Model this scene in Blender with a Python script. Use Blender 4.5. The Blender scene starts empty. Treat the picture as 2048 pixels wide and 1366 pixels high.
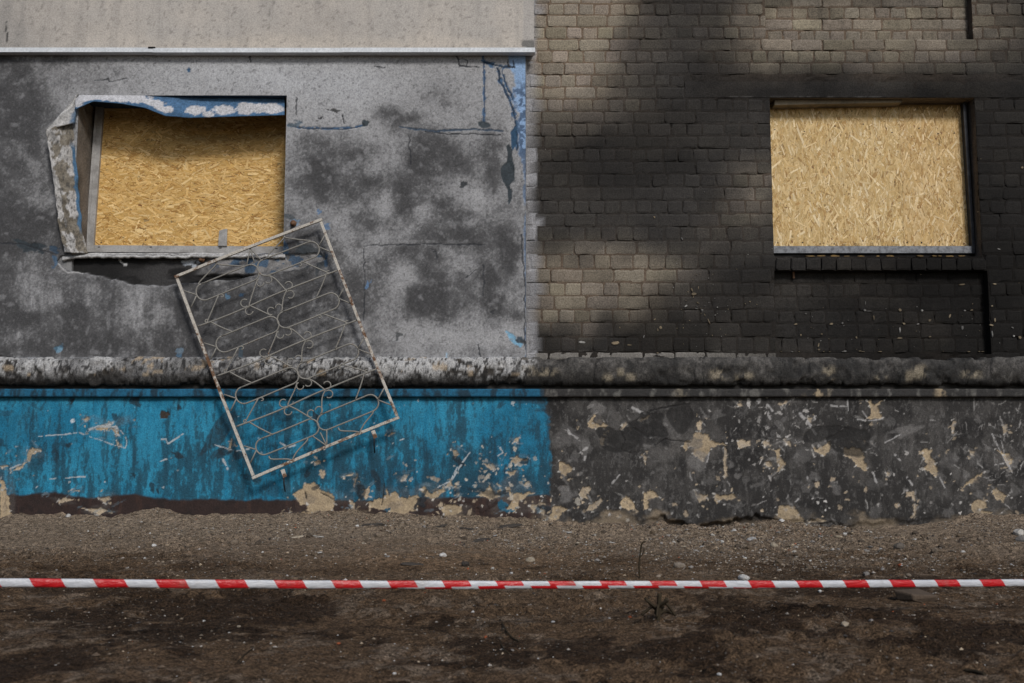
import bpy, math, random
import numpy as np
from mathutils import Vector, noise as mnoise

rnd = random.Random(7)
R = math.radians
SC = bpy.context.scene
COL = SC.collection

# ------------------------------------------------------------------ camera
PITCH, DIST, CAMH = R(6.05), 8.52, 0.66
LENS_PX = 2048.0
cam_d = bpy.data.cameras.new('camera'); cam = bpy.data.objects.new('camera', cam_d); COL.objects.link(cam)
cam.location = (0, -DIST, CAMH); cam.rotation_euler = (math.pi / 2 + PITCH, 0, 0)
cam_d.lens = 36; cam_d.sensor_width = 36; cam_d.clip_end = 3000; cam_d.clip_start = 0.05
cam_d.dof.use_dof = True; cam_d.dof.focus_distance = 8.5; cam_d.dof.aperture_fstop = 5.0
SC.camera = cam

# ------------------------------------------------------------------ sky and sun
SUN_EL, SUN_AZ = R(38), R(22)          # azimuth: towards the right of the wall's outward normal
world = bpy.data.worlds.new('World'); SC.world = world; world.use_nodes = True
wn = world.node_tree.nodes; wl = world.node_tree.links
sky = wn.new('ShaderNodeTexSky'); sky.sky_type = 'NISHITA'; sky.sun_disc = False
sky.sun_elevation = SUN_EL; sky.sun_rotation = math.pi - SUN_AZ
sky.air_density = 1.0; sky.dust_density = 1.5; sky.ozone_density = 1.0
bg = wn['Background']; bg.inputs['Strength'].default_value = 0.055
wl.new(sky.outputs['Color'], bg.inputs['Color'])
sun_d = bpy.data.lights.new('sun', 'SUN'); sun = bpy.data.objects.new('sun', sun_d); COL.objects.link(sun)
sun_d.energy = 1.5; sun_d.angle = R(13); sun_d.color = (1.0, 0.97, 0.93)
to_sun = Vector((math.sin(SUN_AZ) * math.cos(SUN_EL), -math.cos(SUN_AZ) * math.cos(SUN_EL), math.sin(SUN_EL)))
sun.rotation_euler = to_sun.to_track_quat('Z', 'Y').to_euler()
vs = SC.view_settings
SC.display_settings.display_device = 'sRGB'
vs.view_transform = 'Standard'; vs.look = 'None'; vs.gamma = 1.0; vs.use_curve_mapping = False
vs.exposure = 0.62

# ------------------------------------------------------------------ measuring: photograph position -> wall metres
CP, SP = math.cos(PITCH), math.sin(PITCH)
def W(px, py, y=0.0):
    a = (px - 1024) / LENS_PX; b = (683 - py) / LENS_PX
    t = (y + DIST) / (CP - b * SP)
    return a * t, CAMH + t * (SP + b * CP)
def W3(px, py, y=0.0):
    x, z = W(px, py, y); return (x, y, z)
PX = 238.0                                     # photograph pixels per metre on the wall
def WX(px, py=400, y=0.0): return W(px, py, y)[0]
def WZ(py, y=0.0): return W(1024, py, y)[1]

# ------------------------------------------------------------------ numpy noise
def _hash(ix, iy, seed):
    h = (ix * 374761393 + iy * 668265263 + seed * 1442695041) & 0xFFFFFFFF
    h = ((h ^ (h >> 13)) * 1274126177) & 0xFFFFFFFF
    return ((h ^ (h >> 16)) & 0xFFFF) / 65535.0
def vnoise(x, y, seed=0):
    xf = np.floor(x); yf = np.floor(y); ix = xf.astype(np.int64); iy = yf.astype(np.int64)
    u = x - xf; v = y - yf; u = u * u * (3 - 2 * u); v = v * v * (3 - 2 * v)
    a = _hash(ix, iy, seed); b = _hash(ix + 1, iy, seed); c = _hash(ix, iy + 1, seed); d = _hash(ix + 1, iy + 1, seed)
    return (a * (1 - u) + b * u) * (1 - v) + (c * (1 - u) + d * u) * v
def fbm(x, y, octaves=4, seed=0, gain=0.5):
    s = 0.0; amp = 1.0; tot = 0.0
    for o in range(octaves):
        s = s + amp * vnoise(x * 2 ** o + 17.3 * o, y * 2 ** o - 9.1 * o, seed + o * 31); tot += amp; amp *= gain
    return s / tot
def sstep(a, b, x):
    t = np.clip((x - a) / (b - a), 0, 1); return t * t * (3 - 2 * t)

# ------------------------------------------------------------------ object helpers
def link(o, parent=None):
    COL.objects.link(o)
    if parent is not None: o.parent = parent
    return o
def tag(o, label=None, cat=None, group=None, kind=None):
    if label: o['label'] = label
    if cat: o['category'] = cat
    if group: o['group'] = group
    if kind: o['kind'] = kind
    return o
def empty(name, loc=(0, 0, 0)):
    o = bpy.data.objects.new(name, None); o.empty_display_size = 0.1; COL.objects.link(o); o.location = loc
    return o
def mesh_np(name, co, quads=None, tris=None, col=None, smooth=True):
    me = bpy.data.meshes.new(name)
    co = np.asarray(co, np.float32).reshape(-1, 3)
    me.vertices.add(len(co)); me.vertices.foreach_set('co', co.ravel())
    parts = []; starts = []; totals = []; off = 0
    for f, k in ((quads, 4), (tris, 3)):
        if f is None or len(f) == 0: continue
        f = np.asarray(f, np.int32); parts.append(f.ravel()); n = len(f)
        starts.append(off + np.arange(n, dtype=np.int32) * k); totals.append(np.full(n, k, np.int32)); off += n * k
    idx = np.concatenate(parts); me.loops.add(len(idx)); me.loops.foreach_set('vertex_index', idx)
    st = np.concatenate(starts); to = np.concatenate(totals)
    me.polygons.add(len(st)); me.polygons.foreach_set('loop_start', st); me.polygons.foreach_set('loop_total', to)
    me.polygons.foreach_set('use_smooth', np.full(len(st), smooth, bool))
    me.update(calc_edges=True)
    if col is not None:
        ca = me.color_attributes.new('Col', 'FLOAT_COLOR', 'POINT')
        c = np.ones((len(co), 4), np.float32); c[:, :3] = np.asarray(col).reshape(-1, 3); ca.data.foreach_set('color', c.ravel())
    return me
def place(name, me, mat, parent=None):
    o = bpy.data.objects.new(name, me)
    if mat: me.materials.append(mat)
    if parent is not None:                       # vertices are in world metres; children sit in the parent's frame
        o.parent = parent; o.location = (0, 0, 0) if parent.parent is not None else -Vector(parent.location)
    COL.objects.link(o); return o
def grid_faces(nz, nx, keep=None):
    i = np.arange(nz * nx).reshape(nz, nx)
    q = np.stack([i[:-1, :-1], i[:-1, 1:], i[1:, 1:], i[1:, :-1]], -1)
    return q.reshape(-1, 4) if keep is None else q[keep]

def box_data(x0, x1, y0, y1, z0, z1):
    co = [(x, y, z) for x in (x0, x1) for y in (y0, y1) for z in (z0, z1)]
    f = [(0, 1, 3, 2), (4, 6, 7, 5), (0, 4, 5, 1), (2, 3, 7, 6), (0, 2, 6, 4), (1, 5, 7, 3)]
    return co, f
def boxes(name, lst, mat, parent=None, bevel=0.0):
    co = []; fs = []
    for b in lst:
        c, f = box_data(*b); n = len(co); co += c; fs += [tuple(i + n for i in q) for q in f]
    me = mesh_np(name, co, fs, smooth=False); o = place(name, me, mat, parent)
    if bevel:
        m = o.modifiers.new('bevel', 'BEVEL'); m.width = bevel; m.segments = 2
    return o
def prism(name, pts, y0, y1, mat, parent=None):
    """closed outline in (x,z), extruded from y0 (front) to y1"""
    n = len(pts); co = [(x, y0, z) for x, z in pts] + [(x, y1, z) for x, z in pts]
    me = bpy.data.meshes.new(name)
    fs = [tuple(range(n)), tuple(range(2 * n - 1, n - 1, -1))] + [(i, (i + 1) % n + 0, (i + 1) % n + n, i + n) for i in range(n)]
    me.from_pydata(co, [], fs); me.update()
    return place(name, me, mat, parent)

def tube(name, pts, r, mat, parent, sides=6):
    pts = [Vector(p) for p in pts]; n = len(pts); co = []
    tan = [(pts[min(i + 1, n - 1)] - pts[max(i - 1, 0)]).normalized() for i in range(n)]
    ref = Vector((0, 1, 0))
    for i in range(n):
        s1 = tan[i].cross(ref); s1 = s1.normalized() if s1.length > 1e-6 else Vector((1, 0, 0)); s2 = s1.cross(tan[i]).normalized()
        for k in range(sides):
            a = 2 * math.pi * k / sides; co.append(pts[i] + (s1 * math.cos(a) + s2 * math.sin(a)) * r)
    q = [(i * sides + k, i * sides + (k + 1) % sides, (i + 1) * sides + (k + 1) % sides, (i + 1) * sides + k) for i in range(n - 1) for k in range(sides)]
    me = bpy.data.meshes.new(name); me.from_pydata(co, [], q + [tuple(range(sides))[::-1], tuple((n - 1) * sides + k for k in range(sides))]); me.update()
    for p in me.polygons: p.use_smooth = True
    return place(name, me, mat, parent)
# ------------------------------------------------------------------ materials
class NT:
    def __init__(s, name):
        s.mat = bpy.data.materials.new(name); s.mat.use_nodes = True
        s.n = s.mat.node_tree.nodes; s.l = s.mat.node_tree.links; s.b = s.n['Principled BSDF']
        s._pos = None
    def pos(s):
        if s._pos is None: s._pos = s.n.new('ShaderNodeNewGeometry').outputs['Position']
        return s._pos
    def put(s, sock, v):
        if isinstance(v, bpy.types.NodeSocket): s.l.new(v, sock)
        elif isinstance(v, (tuple, list)) and len(v) == 3 and sock.type == 'RGBA': sock.default_value = (*v, 1)
        else: sock.default_value = v
    def math(s, op, a, b=0.0, clamp=False):
        m = s.n.new('ShaderNodeMath'); m.operation = op; m.use_clamp = clamp; s.put(m.inputs[0], a); s.put(m.inputs[1], b); return m.outputs[0]
    def noise(s, scale, detail=4, rough=0.6, vec=None, stretch=None, out='Fac', dist=0.0):
        v = vec if vec is not None else s.pos()
        if stretch:
            mp = s.n.new('ShaderNodeMapping'); s.l.new(v, mp.inputs['Vector']); mp.inputs['Scale'].default_value = stretch; v = mp.outputs[0]
        t = s.n.new('ShaderNodeTexNoise'); s.l.new(v, t.inputs['Vector'])
        t.inputs['Scale'].default_value = scale; t.inputs['Detail'].default_value = detail; t.inputs['Roughness'].default_value = rough; t.inputs['Distortion'].default_value = dist
        return t.outputs[out]
    def ramp(s, fac, lo, hi, a=0.0, b=1.0):
        m = s.n.new('ShaderNodeMapRange'); m.interpolation_type = 'SMOOTHSTEP'; s.put(m.inputs['Value'], fac)
        for k, v in (('From Min', lo), ('From Max', hi), ('To Min', a), ('To Max', b)): s.put(m.inputs[k], v)
        return m.outputs['Result']
    def mix(s, fac, a, b, mode='MIX'):
        m = s.n.new('ShaderNodeMix'); m.data_type = 'RGBA'; m.blend_type = mode
        s.put(m.inputs['Factor'], fac); s.put(m.inputs['A'] if 0 else m.inputs[6], a); s.put(m.inputs[7], b); return m.outputs[2]
    def attr(s, name='Col'):
        a = s.n.new('ShaderNodeAttribute'); a.attribute_name = name; return a.outputs['Color']
    def bump(s, h, strength=0.5, dist=0.01):
        b = s.n.new('ShaderNodeBump'); b.inputs['Strength'].default_value = strength; b.inputs['Distance'].default_value = dist
        s.put(b.inputs['Height'], h); s.l.new(b.outputs['Normal'], s.b.inputs['Normal'])
    def done(s, color, rough=0.85, spec=0.3, metal=0.0):
        s.put(s.b.inputs['Base Color'], color); s.put(s.b.inputs['Roughness'], rough)
        s.b.inputs['Specular IOR Level'].default_value = spec; s.put(s.b.inputs['Metallic'], metal)
        return s.mat

def m_coat(name, grain=90, amount=0.5, bump=0.35, bdist=0.004, rough=0.85, spec=0.25, coarse=18):
    """colour laid on the vertices, broken up by fine grain"""
    t = NT(name); c = t.attr()
    g1 = t.noise(grain, 3, 0.75); g2 = t.noise(coarse, 4, 0.65)
    k = t.math('ADD', t.ramp(g1, 0.25, 0.75, 1 - amount, 1 + amount), t.ramp(g2, 0.3, 0.7, -amount * 0.25, amount * 0.25))
    vm = t.n.new('ShaderNodeVectorMath'); vm.operation = 'SCALE'; t.l.new(c, vm.inputs[0]); t.l.new(k, vm.inputs['Scale'])
    t.bump(t.math('ADD', g1, t.math('MULTIPLY', g2, 0.8)), bump, bdist)
    return t.done(vm.outputs[0], rough, spec)
M = {}
M['render'] = m_coat('rough_render', 70, 0.27, 0.5, 0.004)
M['beige'] = m_coat('beige_render', 80, 0.22, 0.35, 0.003)
M['plinth'] = m_coat('plinth_paint', 80, 0.30, 0.6, 0.006, 0.75, 0.25, 24)
M['mould'] = m_coat('flaked_paint', 75, 0.5, 0.8, 0.008, 0.8, 0.25, 30)
M['brick'] = m_coat('silicate_brick', 85, 0.40, 0.7, 0.006, 0.92, 0.15, 22)
M['mortar'] = m_coat('mortar', 80, 0.35, 0.45, 0.005, 0.95, 0.1, 30)
M['reveal'] = m_coat('reveal_plaster', 60, 0.35, 0.6, 0.006)
M['stone'] = m_coat('stone', 90, 0.25, 0.5, 0.004)
M['osb'] = m_coat('strand_board', 260, 0.16, 0.25, 0.001, 0.62, 0.3, 40)

def m_plain(name, c1, c2, scale=12, rough=0.7, spec=0.3, lo=0.4, hi=0.65, bump=0.2, metal=0.0):
    t = NT(name); n = t.noise(scale, 5, 0.65); n2 = t.noise(scale * 9, 3, 0.7)
    c = t.mix(t.ramp(n, lo, hi), c1, c2); c = t.mix(t.ramp(n2, 0.3, 0.75, 0.0, 0.45), c, tuple(v * 0.45 for v in c1))
    t.bump(t.math('ADD', n, n2), bump, 0.003); return t.done(c, rough, spec, metal)
M['white_frame'] = m_plain('white_window_frame', (0.40, 0.39, 0.38), (0.26, 0.25, 0.24), 9, 0.55)
M['drip'] = m_plain('white_drip_strip', (0.74, 0.77, 0.80), (0.62, 0.65, 0.68), 6, 0.4)
M['zinc'] = m_plain('sooty_metal_rail', (0.24, 0.25, 0.27), (0.10, 0.105, 0.115), 25, 0.5)
M['black_metal'] = m_plain('black_metal_strip', (0.022, 0.024, 0.030), (0.05, 0.052, 0.06), 20, 0.4)
M['soot_concrete'] = m_plain('sooty_concrete', (0.022, 0.0205, 0.0192), (0.036, 0.033, 0.0305), 5, 0.85, 0.2)
M['black'] = m_plain('charred_surface', (0.010, 0.0095, 0.0095), (0.02, 0.019, 0.019), 8, 0.9, 0.15)
M['timber'] = m_plain('pale_timber', (0.30, 0.25, 0.18), (0.12, 0.10, 0.08), 4, 0.8)
M['core'] = m_plain('insulation_edge', (0.24, 0.24, 0.24), (0.1, 0.1, 0.105), 14, 0.9)
M['board_core'] = m_plain('board_edge', (0.36, 0.25, 0.11), (0.25, 0.17, 0.07), 30, 0.8)
M['foam'] = m_plain('yellow_foam', (0.22, 0.14, 0.05), (0.10, 0.07, 0.035), 30, 0.9)
def m_rusty(name, paint, rust_lo, rust_hi, scale):
    t = NT(name); n = t.noise(scale, 6, 0.7); n2 = t.noise(scale * 6, 3, 0.7); big = t.noise(1.6, 2, 0.5)
    f = t.ramp(t.math('ADD', t.math('MULTIPLY', n, 0.65), t.math('MULTIPLY', big, 0.35)), rust_lo, rust_hi)
    rust = t.mix(n2, (0.050, 0.026, 0.014), (0.20, 0.10, 0.05))
    c = t.mix(f, t.mix(t.ramp(n2, 0.4, 0.7), paint, tuple(v * 0.6 for v in paint)), rust)
    t.bump(t.math('ADD', n, n2), 0.4, 0.002); return t.done(c, 0.65, 0.3)
M['grille_frame'] = m_rusty('chipped_white_iron', (0.52, 0.485, 0.43), 0.49, 0.575, 16)
M['grille_rod'] = m_rusty('dull_grey_iron_rod', (0.25, 0.238, 0.215), 0.58, 0.70, 30)
M['rust'] = m_rusty('rusty_iron', (0.12, 0.09, 0.07), 0.2, 0.5, 40)
t = NT('dry_stem'); M['stem'] = t.done(t.mix(t.noise(60), (0.05, 0.04, 0.025), (0.025, 0.018, 0.012)), 0.9, 0.1)

# ------------------------------------------------------------------ a painted relief surface
class Canvas:
    """regular sheet in (x,z) on a wall plane; colour and outward relief are laid on its points"""
    def __init__(s, x0, x1, z0, z1, step, y, extra_x=(), extra_z=()):
        s.y = y
        def axis(a, b, extra):
            v = np.linspace(a, b, int(round((b - a) / step)) + 1)
            for e in extra:
                i = np.argmin(abs(v - e)); v[i] = e
            return v
        s.xs = axis(x0, x1, extra_x); s.zs = axis(z0, z1, extra_z)
        s.X, s.Z = np.meshgrid(s.xs, s.zs); s.C = np.zeros(s.X.shape + (3,)); s.H = np.zeros(s.X.shape)
    def fill(s, c): s.C[:] = c
    def mix(s, m, c, sl=None):
        C = s.C if sl is None else s.C[sl]
        C += (np.asarray(c) - C) * np.asarray(m)[..., None]
    def win(s, x, z, r):
        a, b = np.searchsorted(s.xs, (x - r, x + r)); c, d = np.searchsorted(s.zs, (z - r, z + r))
        return (slice(c, d), slice(a, b)) if b > a and d > c else None
    def blobs(s, lst, warp=0.5, seed=3):
        """soft sum of clouds, edges broken by noise"""
        wx = (fbm(s.X * 6, s.Z * 6, 4, seed) - .5) * warp; wz = (fbm(s.X * 6 + 40, s.Z * 6, 4, seed + 9) - .5) * warp
        out = np.zeros(s.X.shape)
        for cx, cy, rx, ry, k in lst:
            x, z = W(cx, cy, s.y); d = ((s.X + wx * .35 - x) / (rx / PX)) ** 2 + ((s.Z + wz * .35 - z) / (ry / PX)) ** 2
            out = out + k * np.exp(-d)
        return out
    def patch(s, cx, cy, rx, ry, c, dh=0.0, rot=0.0, amp=0.6, freq=3.0, edge=0.10, seed=0, alpha=1.0, world=False):
        x, z = (cx, cy) if world else W(cx, cy, s.y)
        rx, ry = (rx, ry) if world else (rx / PX, ry / PX)
        sl = s.win(x, z, max(rx, ry) * 1.7 + .01)
        if sl is None: return
        dx, dz = s.X[sl] - x, s.Z[sl] - z; cr, sr = math.cos(rot), math.sin(rot)
        u = (dx * cr + dz * sr) / rx; v = (-dx * sr + dz * cr) / ry
        u2 = u + (fbm(u * .9 + seed * 1.7, v * .9, 2, seed) - .5) * 2.6 * amp; v2 = v + (fbm(u * .9, v * .9 + seed * 2.3, 2, seed + 3) - .5) * 2.6 * amp
        n = fbm(dx * 60 + seed * 1.7, dz * 60 - seed, 3, seed, 0.6) - .5
        r = np.sqrt(u2 * u2 + v2 * v2) + n * min(1.6, .012 / min(rx, ry)) * amp * 1.6
        m = sstep(1 + edge, 1 - edge, r) * alpha
        cc = np.asarray(c) * (.72 + .56 * fbm(dx * 26 + seed, dz * 26, 4, seed + 8, .65))[..., None]
        s.mix(m, cc, sl); s.H[sl] += dh * m
    def outline(s, pts, c, dh, seed):
        pts = [W(a, b, s.y) for a, b in pts]; px_ = [p[0] for p in pts]; pz_ = [p[1] for p in pts]
        cx, cz = (min(px_) + max(px_)) / 2, (min(pz_) + max(pz_)) / 2; sl = s.win(cx, cz, max(max(px_) - min(px_), max(pz_) - min(pz_)) / 2 + .03)
        if sl is None: return
        X, Z = s.X[sl], s.Z[sl]; a_ = min(.02, .10 * (max(px_) - min(px_) + max(pz_) - min(pz_)))
        Xw = X + (fbm(X * 30 + seed, Z * 30, 3, seed, .7) - .5) * 2 * a_; Zw = Z + (fbm(X * 30, Z * 30 + seed, 3, seed + 4, .7) - .5) * 2 * a_
        ins = np.zeros(X.shape, bool); d = np.full(X.shape, 9.0); n = len(pts)
        for i in range(n):
            (x0, z0), (x1, z1) = pts[i], pts[(i + 1) % n]
            cr = ((z0 > Zw) != (z1 > Zw)) & (Xw < (x1 - x0) * (Zw - z0) / (z1 - z0 + 1e-12) + x0); ins ^= cr
            t_ = np.clip(((Xw - x0) * (x1 - x0) + (Zw - z0) * (z1 - z0)) / ((x1 - x0) ** 2 + (z1 - z0) ** 2 + 1e-12), 0, 1); d = np.minimum(d, np.hypot(Xw - x0 - t_ * (x1 - x0), Zw - z0 - t_ * (z1 - z0)))
        m = sstep(-.003, .003, np.where(ins, d, -d))
        cc = np.asarray(c) * (.74 + .52 * fbm(X * 16 + seed, Z * 16, 4, seed + 8, .6))[..., None]
        s.mix(m, cc, sl); s.H[sl] += dh * m
    def line(s, pts, w, c, dh=0.0, wob=2.0, seed=0, alpha=1.0, broken=0.0):
        pts = [W(a, b, s.y) for a, b in pts]; w /= PX; wob /= PX
        for i in range(len(pts) - 1):
            (ax, az), (bx, bz) = pts[i], pts[i + 1]
            L = math.hypot(bx - ax, bz - az)
            sl = s.win((ax + bx) / 2, (az + bz) / 2, L / 2 + w * 3 + wob * 2 + .01)
            if sl is None: continue
            X, Z = s.X[sl], s.Z[sl]
            X = X + (fbm(X * 22, Z * 22, 3, seed) - .5) * 2 * wob; Z = Z + (fbm(X * 22 + 50, Z * 22, 3, seed + 5) - .5) * 2 * wob
            tt = np.clip(((X - ax) * (bx - ax) + (Z - az) * (bz - az)) / (L * L + 1e-9), 0, 1)
            d = np.hypot(X - ax - tt * (bx - ax), Z - az - tt * (bz - az))
            ww = w * (0.55 + 0.9 * vnoise(X * 30, Z * 30, seed + 2))
            m = sstep(ww * 1.25, ww * .55, d) * alpha
            if broken: m = m * sstep(broken, broken + .1, vnoise(X * 40, Z * 40, seed + 7))
            s.mix(m, c, sl); s.H[sl] += dh * m
    def mesh(s, name, keep=None):
        Y = s.y - s.H
        co = np.stack([s.X, Y, s.Z], -1)
        return mesh_np(name, co, grid_faces(len(s.zs), len(s.xs), keep), col=np.clip(s.C, 0.004, 0.9))
    def keep_outside(s, x0, x1, z0, z1):
        cx = (s.xs[:-1] + s.xs[1:]) / 2; cz = (s.zs[:-1] + s.zs[1:]) / 2
        return ~(((cx > x0) & (cx < x1))[None, :] & ((cz > z0) & (cz < z1))[:, None])

XL, XR = -5.6, 5.7                              # how far the building is built to either side
ZTOP = 4.75
SOOT = np.array((0.016, 0.0155, 0.0155))

# ================================================================== GROUND
GL = [(-400, 1040), (0, 1038), (30, 1030), (200, 1033), (300, 1022), (400, 1031), (590, 1030), (700, 1026), (900, 1032), (1000, 1040), (1100, 1049),
      (1200, 1052), (1300, 1056), (1400, 1065), (1470, 1064), (1540, 1047), (1620, 1062), (1700, 1066), (1850, 1058), (1940, 1040), (2048, 1036), (2500, 1030)]
_gx = np.array([W(a, b, -.06)[0] for a, b in GL]); _gz = np.array([W(a, b, -.06)[1] for a, b in GL])
def ground_z(x, y):
    x = np.asarray(x, float); y = np.asarray(y, float); d = np.maximum(-y - .06, 0)
    b = np.interp(x, _gx, _gz)
    z = b * np.exp(-(d / .55) ** 1.3)
    fade = np.exp(-np.maximum(np.abs(x) - 8, 0) / 4) * np.exp(-np.maximum(d - 9, 0) / 4)
    z = z + fade * ((fbm(x * 1.1, y * 1.1, 3, 5) - .5) * .07 * sstep(.1, 1.2, d) + (fbm(x * 5, y * 4, 4, 11) - .5) * .026)
    z = z + fade * ((fbm(x * 22, y * 22, 3, 15, .65) - .5) * .022 + sstep(.56, .70, fbm(x * 13, y * 13, 3, 16)) * .022 * sstep(.35, .6, fbm(x * .8, y * .8, 2, 18)))
    hump = np.exp(-((x - 1.9) / 1.0) ** 2 - ((d - .25) / .35) ** 2) * .035 + np.exp(-((x - 3.6) / .7) ** 2 - ((d - .5) / .6) ** 2) * .05
    foot = sstep(.45, .0, d) * (fbm(x * 6, y * 9, 4, 19, .6) - .42) * .10
    return z + hump + foot * fade
def ground_col(x, y):
    d = np.maximum(-y - .06, 0)
    n1 = fbm(x * .9, y * 1.6, 4, 21); n2 = fbm(x * 5.5, y * 5, 5, 22, .62); n3 = fbm(x * 24, y * 22, 4, 23, .65)
    dust = sstep(3.4, .2, d + (n1 - .5) * 2.6 + (n2 - .5) * 1.0)
    soil = np.array((0.118, 0.076, 0.045)); dry = np.array((0.27, 0.208, 0.150)); wet_vignette = np.array((0.038, 0.023, 0.0135))
    c = soil + (dry - soil) * dust[..., None]
    pale = sstep(.50, .58, n2) * sstep(.42, .52, n3) * .6
    c = c + (np.array((0.20, 0.155, 0.115)) - c) * (pale * (1 - dust * .7))[..., None]
    damp_vignette = sstep(.49, .55, fbm(x * 3.4, y * 3.0, 6, 27, .62) + (n1 - .5) * .3 + sstep(3.2, 5.6, d) * .05) * sstep(1.3, 4.4, d + (n1 - .5) * 2.2) * .9  # damp patches, made denser toward the camera to paint in vignette darkness
    c = c + (wet_vignette - c) * damp_vignette[..., None]
    tan = np.exp(-((x + .35) / .85) ** 2 - ((d - 2.1) / .8) ** 2) * .8 * sstep(.3, .55, n2)
    c = c + (np.array((0.24, 0.158, 0.095)) - c) * tan[..., None]
    edge = sstep(.5, .0, d) * sstep(.45, .62, fbm(x * 6, y * 6, 3, 44)) * .5
    c = c + (np.array((0.24, 0.19, 0.135)) - c) * (edge * (np.abs(x + .9) < 1.6))[..., None]
    return c * (0.72 + .56 * n3)[..., None]
gx = np.linspace(-5.3, 5.3, 664); gy = np.linspace(-6.7, 0.05, 424)
GX, GY = np.meshgrid(gx, gy)
def soil_material():
    t = NT('damp_soil'); c = t.attr(); g = t.noise(120, 4, 0.75); g2 = t.noise(30, 5, 0.7); vo = t.n.new('ShaderNodeTexVoronoi')
    vo.inputs['Scale'].default_value = 75; t.l.new(t.pos(), vo.inputs['Vector'])
    k = t.math('MULTIPLY', t.ramp(g, .3, .7, .35, 1.8), t.ramp(g2, .32, .68, .5, 1.6))
    vm = t.n.new('ShaderNodeVectorMath'); vm.operation = 'SCALE'; t.l.new(c, vm.inputs[0]); t.l.new(k, vm.inputs['Scale'])
    wsep = t.n.new('ShaderNodeTexWhiteNoise'); wsep.noise_dimensions = '3D'; t.l.new(vo.outputs['Position'], wsep.inputs['Vector'])
    grit = t.math('MULTIPLY', t.ramp(wsep.outputs['Value'], .90, .97), t.ramp(vo.outputs['Distance'], .45, .2))
    col = t.mix(t.math('MULTIPLY', grit, .55), vm.outputs[0], (0.26, 0.23, 0.20))
    t.bump(t.math('ADD', t.math('ADD', t.math('MULTIPLY', g, 1.4), t.math('MULTIPLY', g2, 1.4)), t.math('MULTIPLY', grit, .6)), 1.0, .016)
    return t.done(col, .95, .12)
M['soil'] = soil_material()
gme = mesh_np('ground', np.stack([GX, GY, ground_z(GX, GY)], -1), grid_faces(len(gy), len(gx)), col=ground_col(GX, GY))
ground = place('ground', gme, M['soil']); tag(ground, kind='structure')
# the same ground going on outwards to the horizon (a frame of sheets that starts 1 cm under the near sheet's rim)
def far_axis(a, b):
    return [-900, -300, -90, -30, -14, -9, a, b, 9, 14, 30, 90, 300, 900]
fx = np.array(far_axis(-5.25, 5.25)); fy = np.array([-900, -300, -90, -30, -16, -11, -8.5, -6.65, 0.04, 3, 10, 60, 900])
FX, FY = np.meshgrid(fx, fy); FZ = np.where((np.abs(FX) > 14) | (FY < -16), 0.0, ground_z(FX, FY)) - .03
keep = np.ones((len(fy) - 1, len(fx) - 1), bool); keep[7, 6] = False
fme = mesh_np('outer_ground', np.stack([FX, FY, FZ], -1), grid_faces(len(fy), len(fx), keep), col=np.tile((0.07, 0.05, 0.036), (FX.size, 1)))
o = place('outer_ground', fme, M['soil']); tag(o, kind='structure')

# ================================================================== PLINTH (base of the building)
YP = -0.05
zp0, zp1 = -0.10, WZ(790, YP)
cv = Canvas(XL, XR, zp0, zp1, 0.0068, YP)
X, Z = cv.X, cv.Z
zt = (Z - WZ(1060, YP)) / (zp1 - WZ(1060, YP))           # 0 at the soil, 1 under the ledge
xb = WX(1094, 800, YP) + (1 - zt) * .035 + (fbm(X * 9, Z * 9, 3, 61) - .5) * .05 + (fbm(X * 45, Z * 45, 2, 60) - .5) * .03
right = sstep(-.012, .012, X - xb)
streak = fbm(X * 20, Z * 3.6, 5, 62, .62); streak2 = fbm(X * 38, Z * 9, 4, 63, .65); cloud = fbm(X * 2.4, Z * 2.4, 4, 64); mott = fbm(X * 14, Z * 11, 4, 65, .6)
blue = np.array((0.011, 0.160, 0.280)); blue2 = np.array((0.027, 0.250, 0.405)); bdark = np.array((0.010, 0.032, 0.055))
cv.fill(blue); cv.mix(sstep(.35, .7, cloud + (streak2 - .5) * .5), blue2)
low = sstep(.62, .10, zt)
stain = cv.blobs([(560, 880, 170, 110, .30), (250, 930, 140, 60, .35), (60, 900, 90, 80, .30), (980, 930, 130, 70, .7), (800, 920, 120, 80, .4), (1000, 1000, 140, 50, .6),
                  (40, 830, 60, 50, .35), (380, 950, 90, 60, .30), (690, 960, 90, 45, .55)], .7, 6)
gr_ = fbm(X * 62, Z * 34, 2, 66, .8)
dens = (streak - .5) * 1.9 + (streak2 - .5) * .8 + (cloud - .5) * .7 + low * .16 + stain * .55 + .27
dk = np.clip(.45 * np.clip(dens, 0, 1) + .55 * sstep(gr_ - .13, gr_ + .16, dens), 0, 1)
cv.mix(dk * .80, np.array((0.011, 0.030, 0.044)))
cv.mix(np.clip(stain * .55, 0, .5) * sstep(.3, .6, mott), bdark)
cv.mix(sstep(.56, .70, streak2 * .6 + streak * .4) * (1 - dk) * .55, (0.06, 0.25, 0.36))
cv.mix(sstep(.93, 1.0, zt) * .55, (0.012, 0.05, 0.08))
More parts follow.
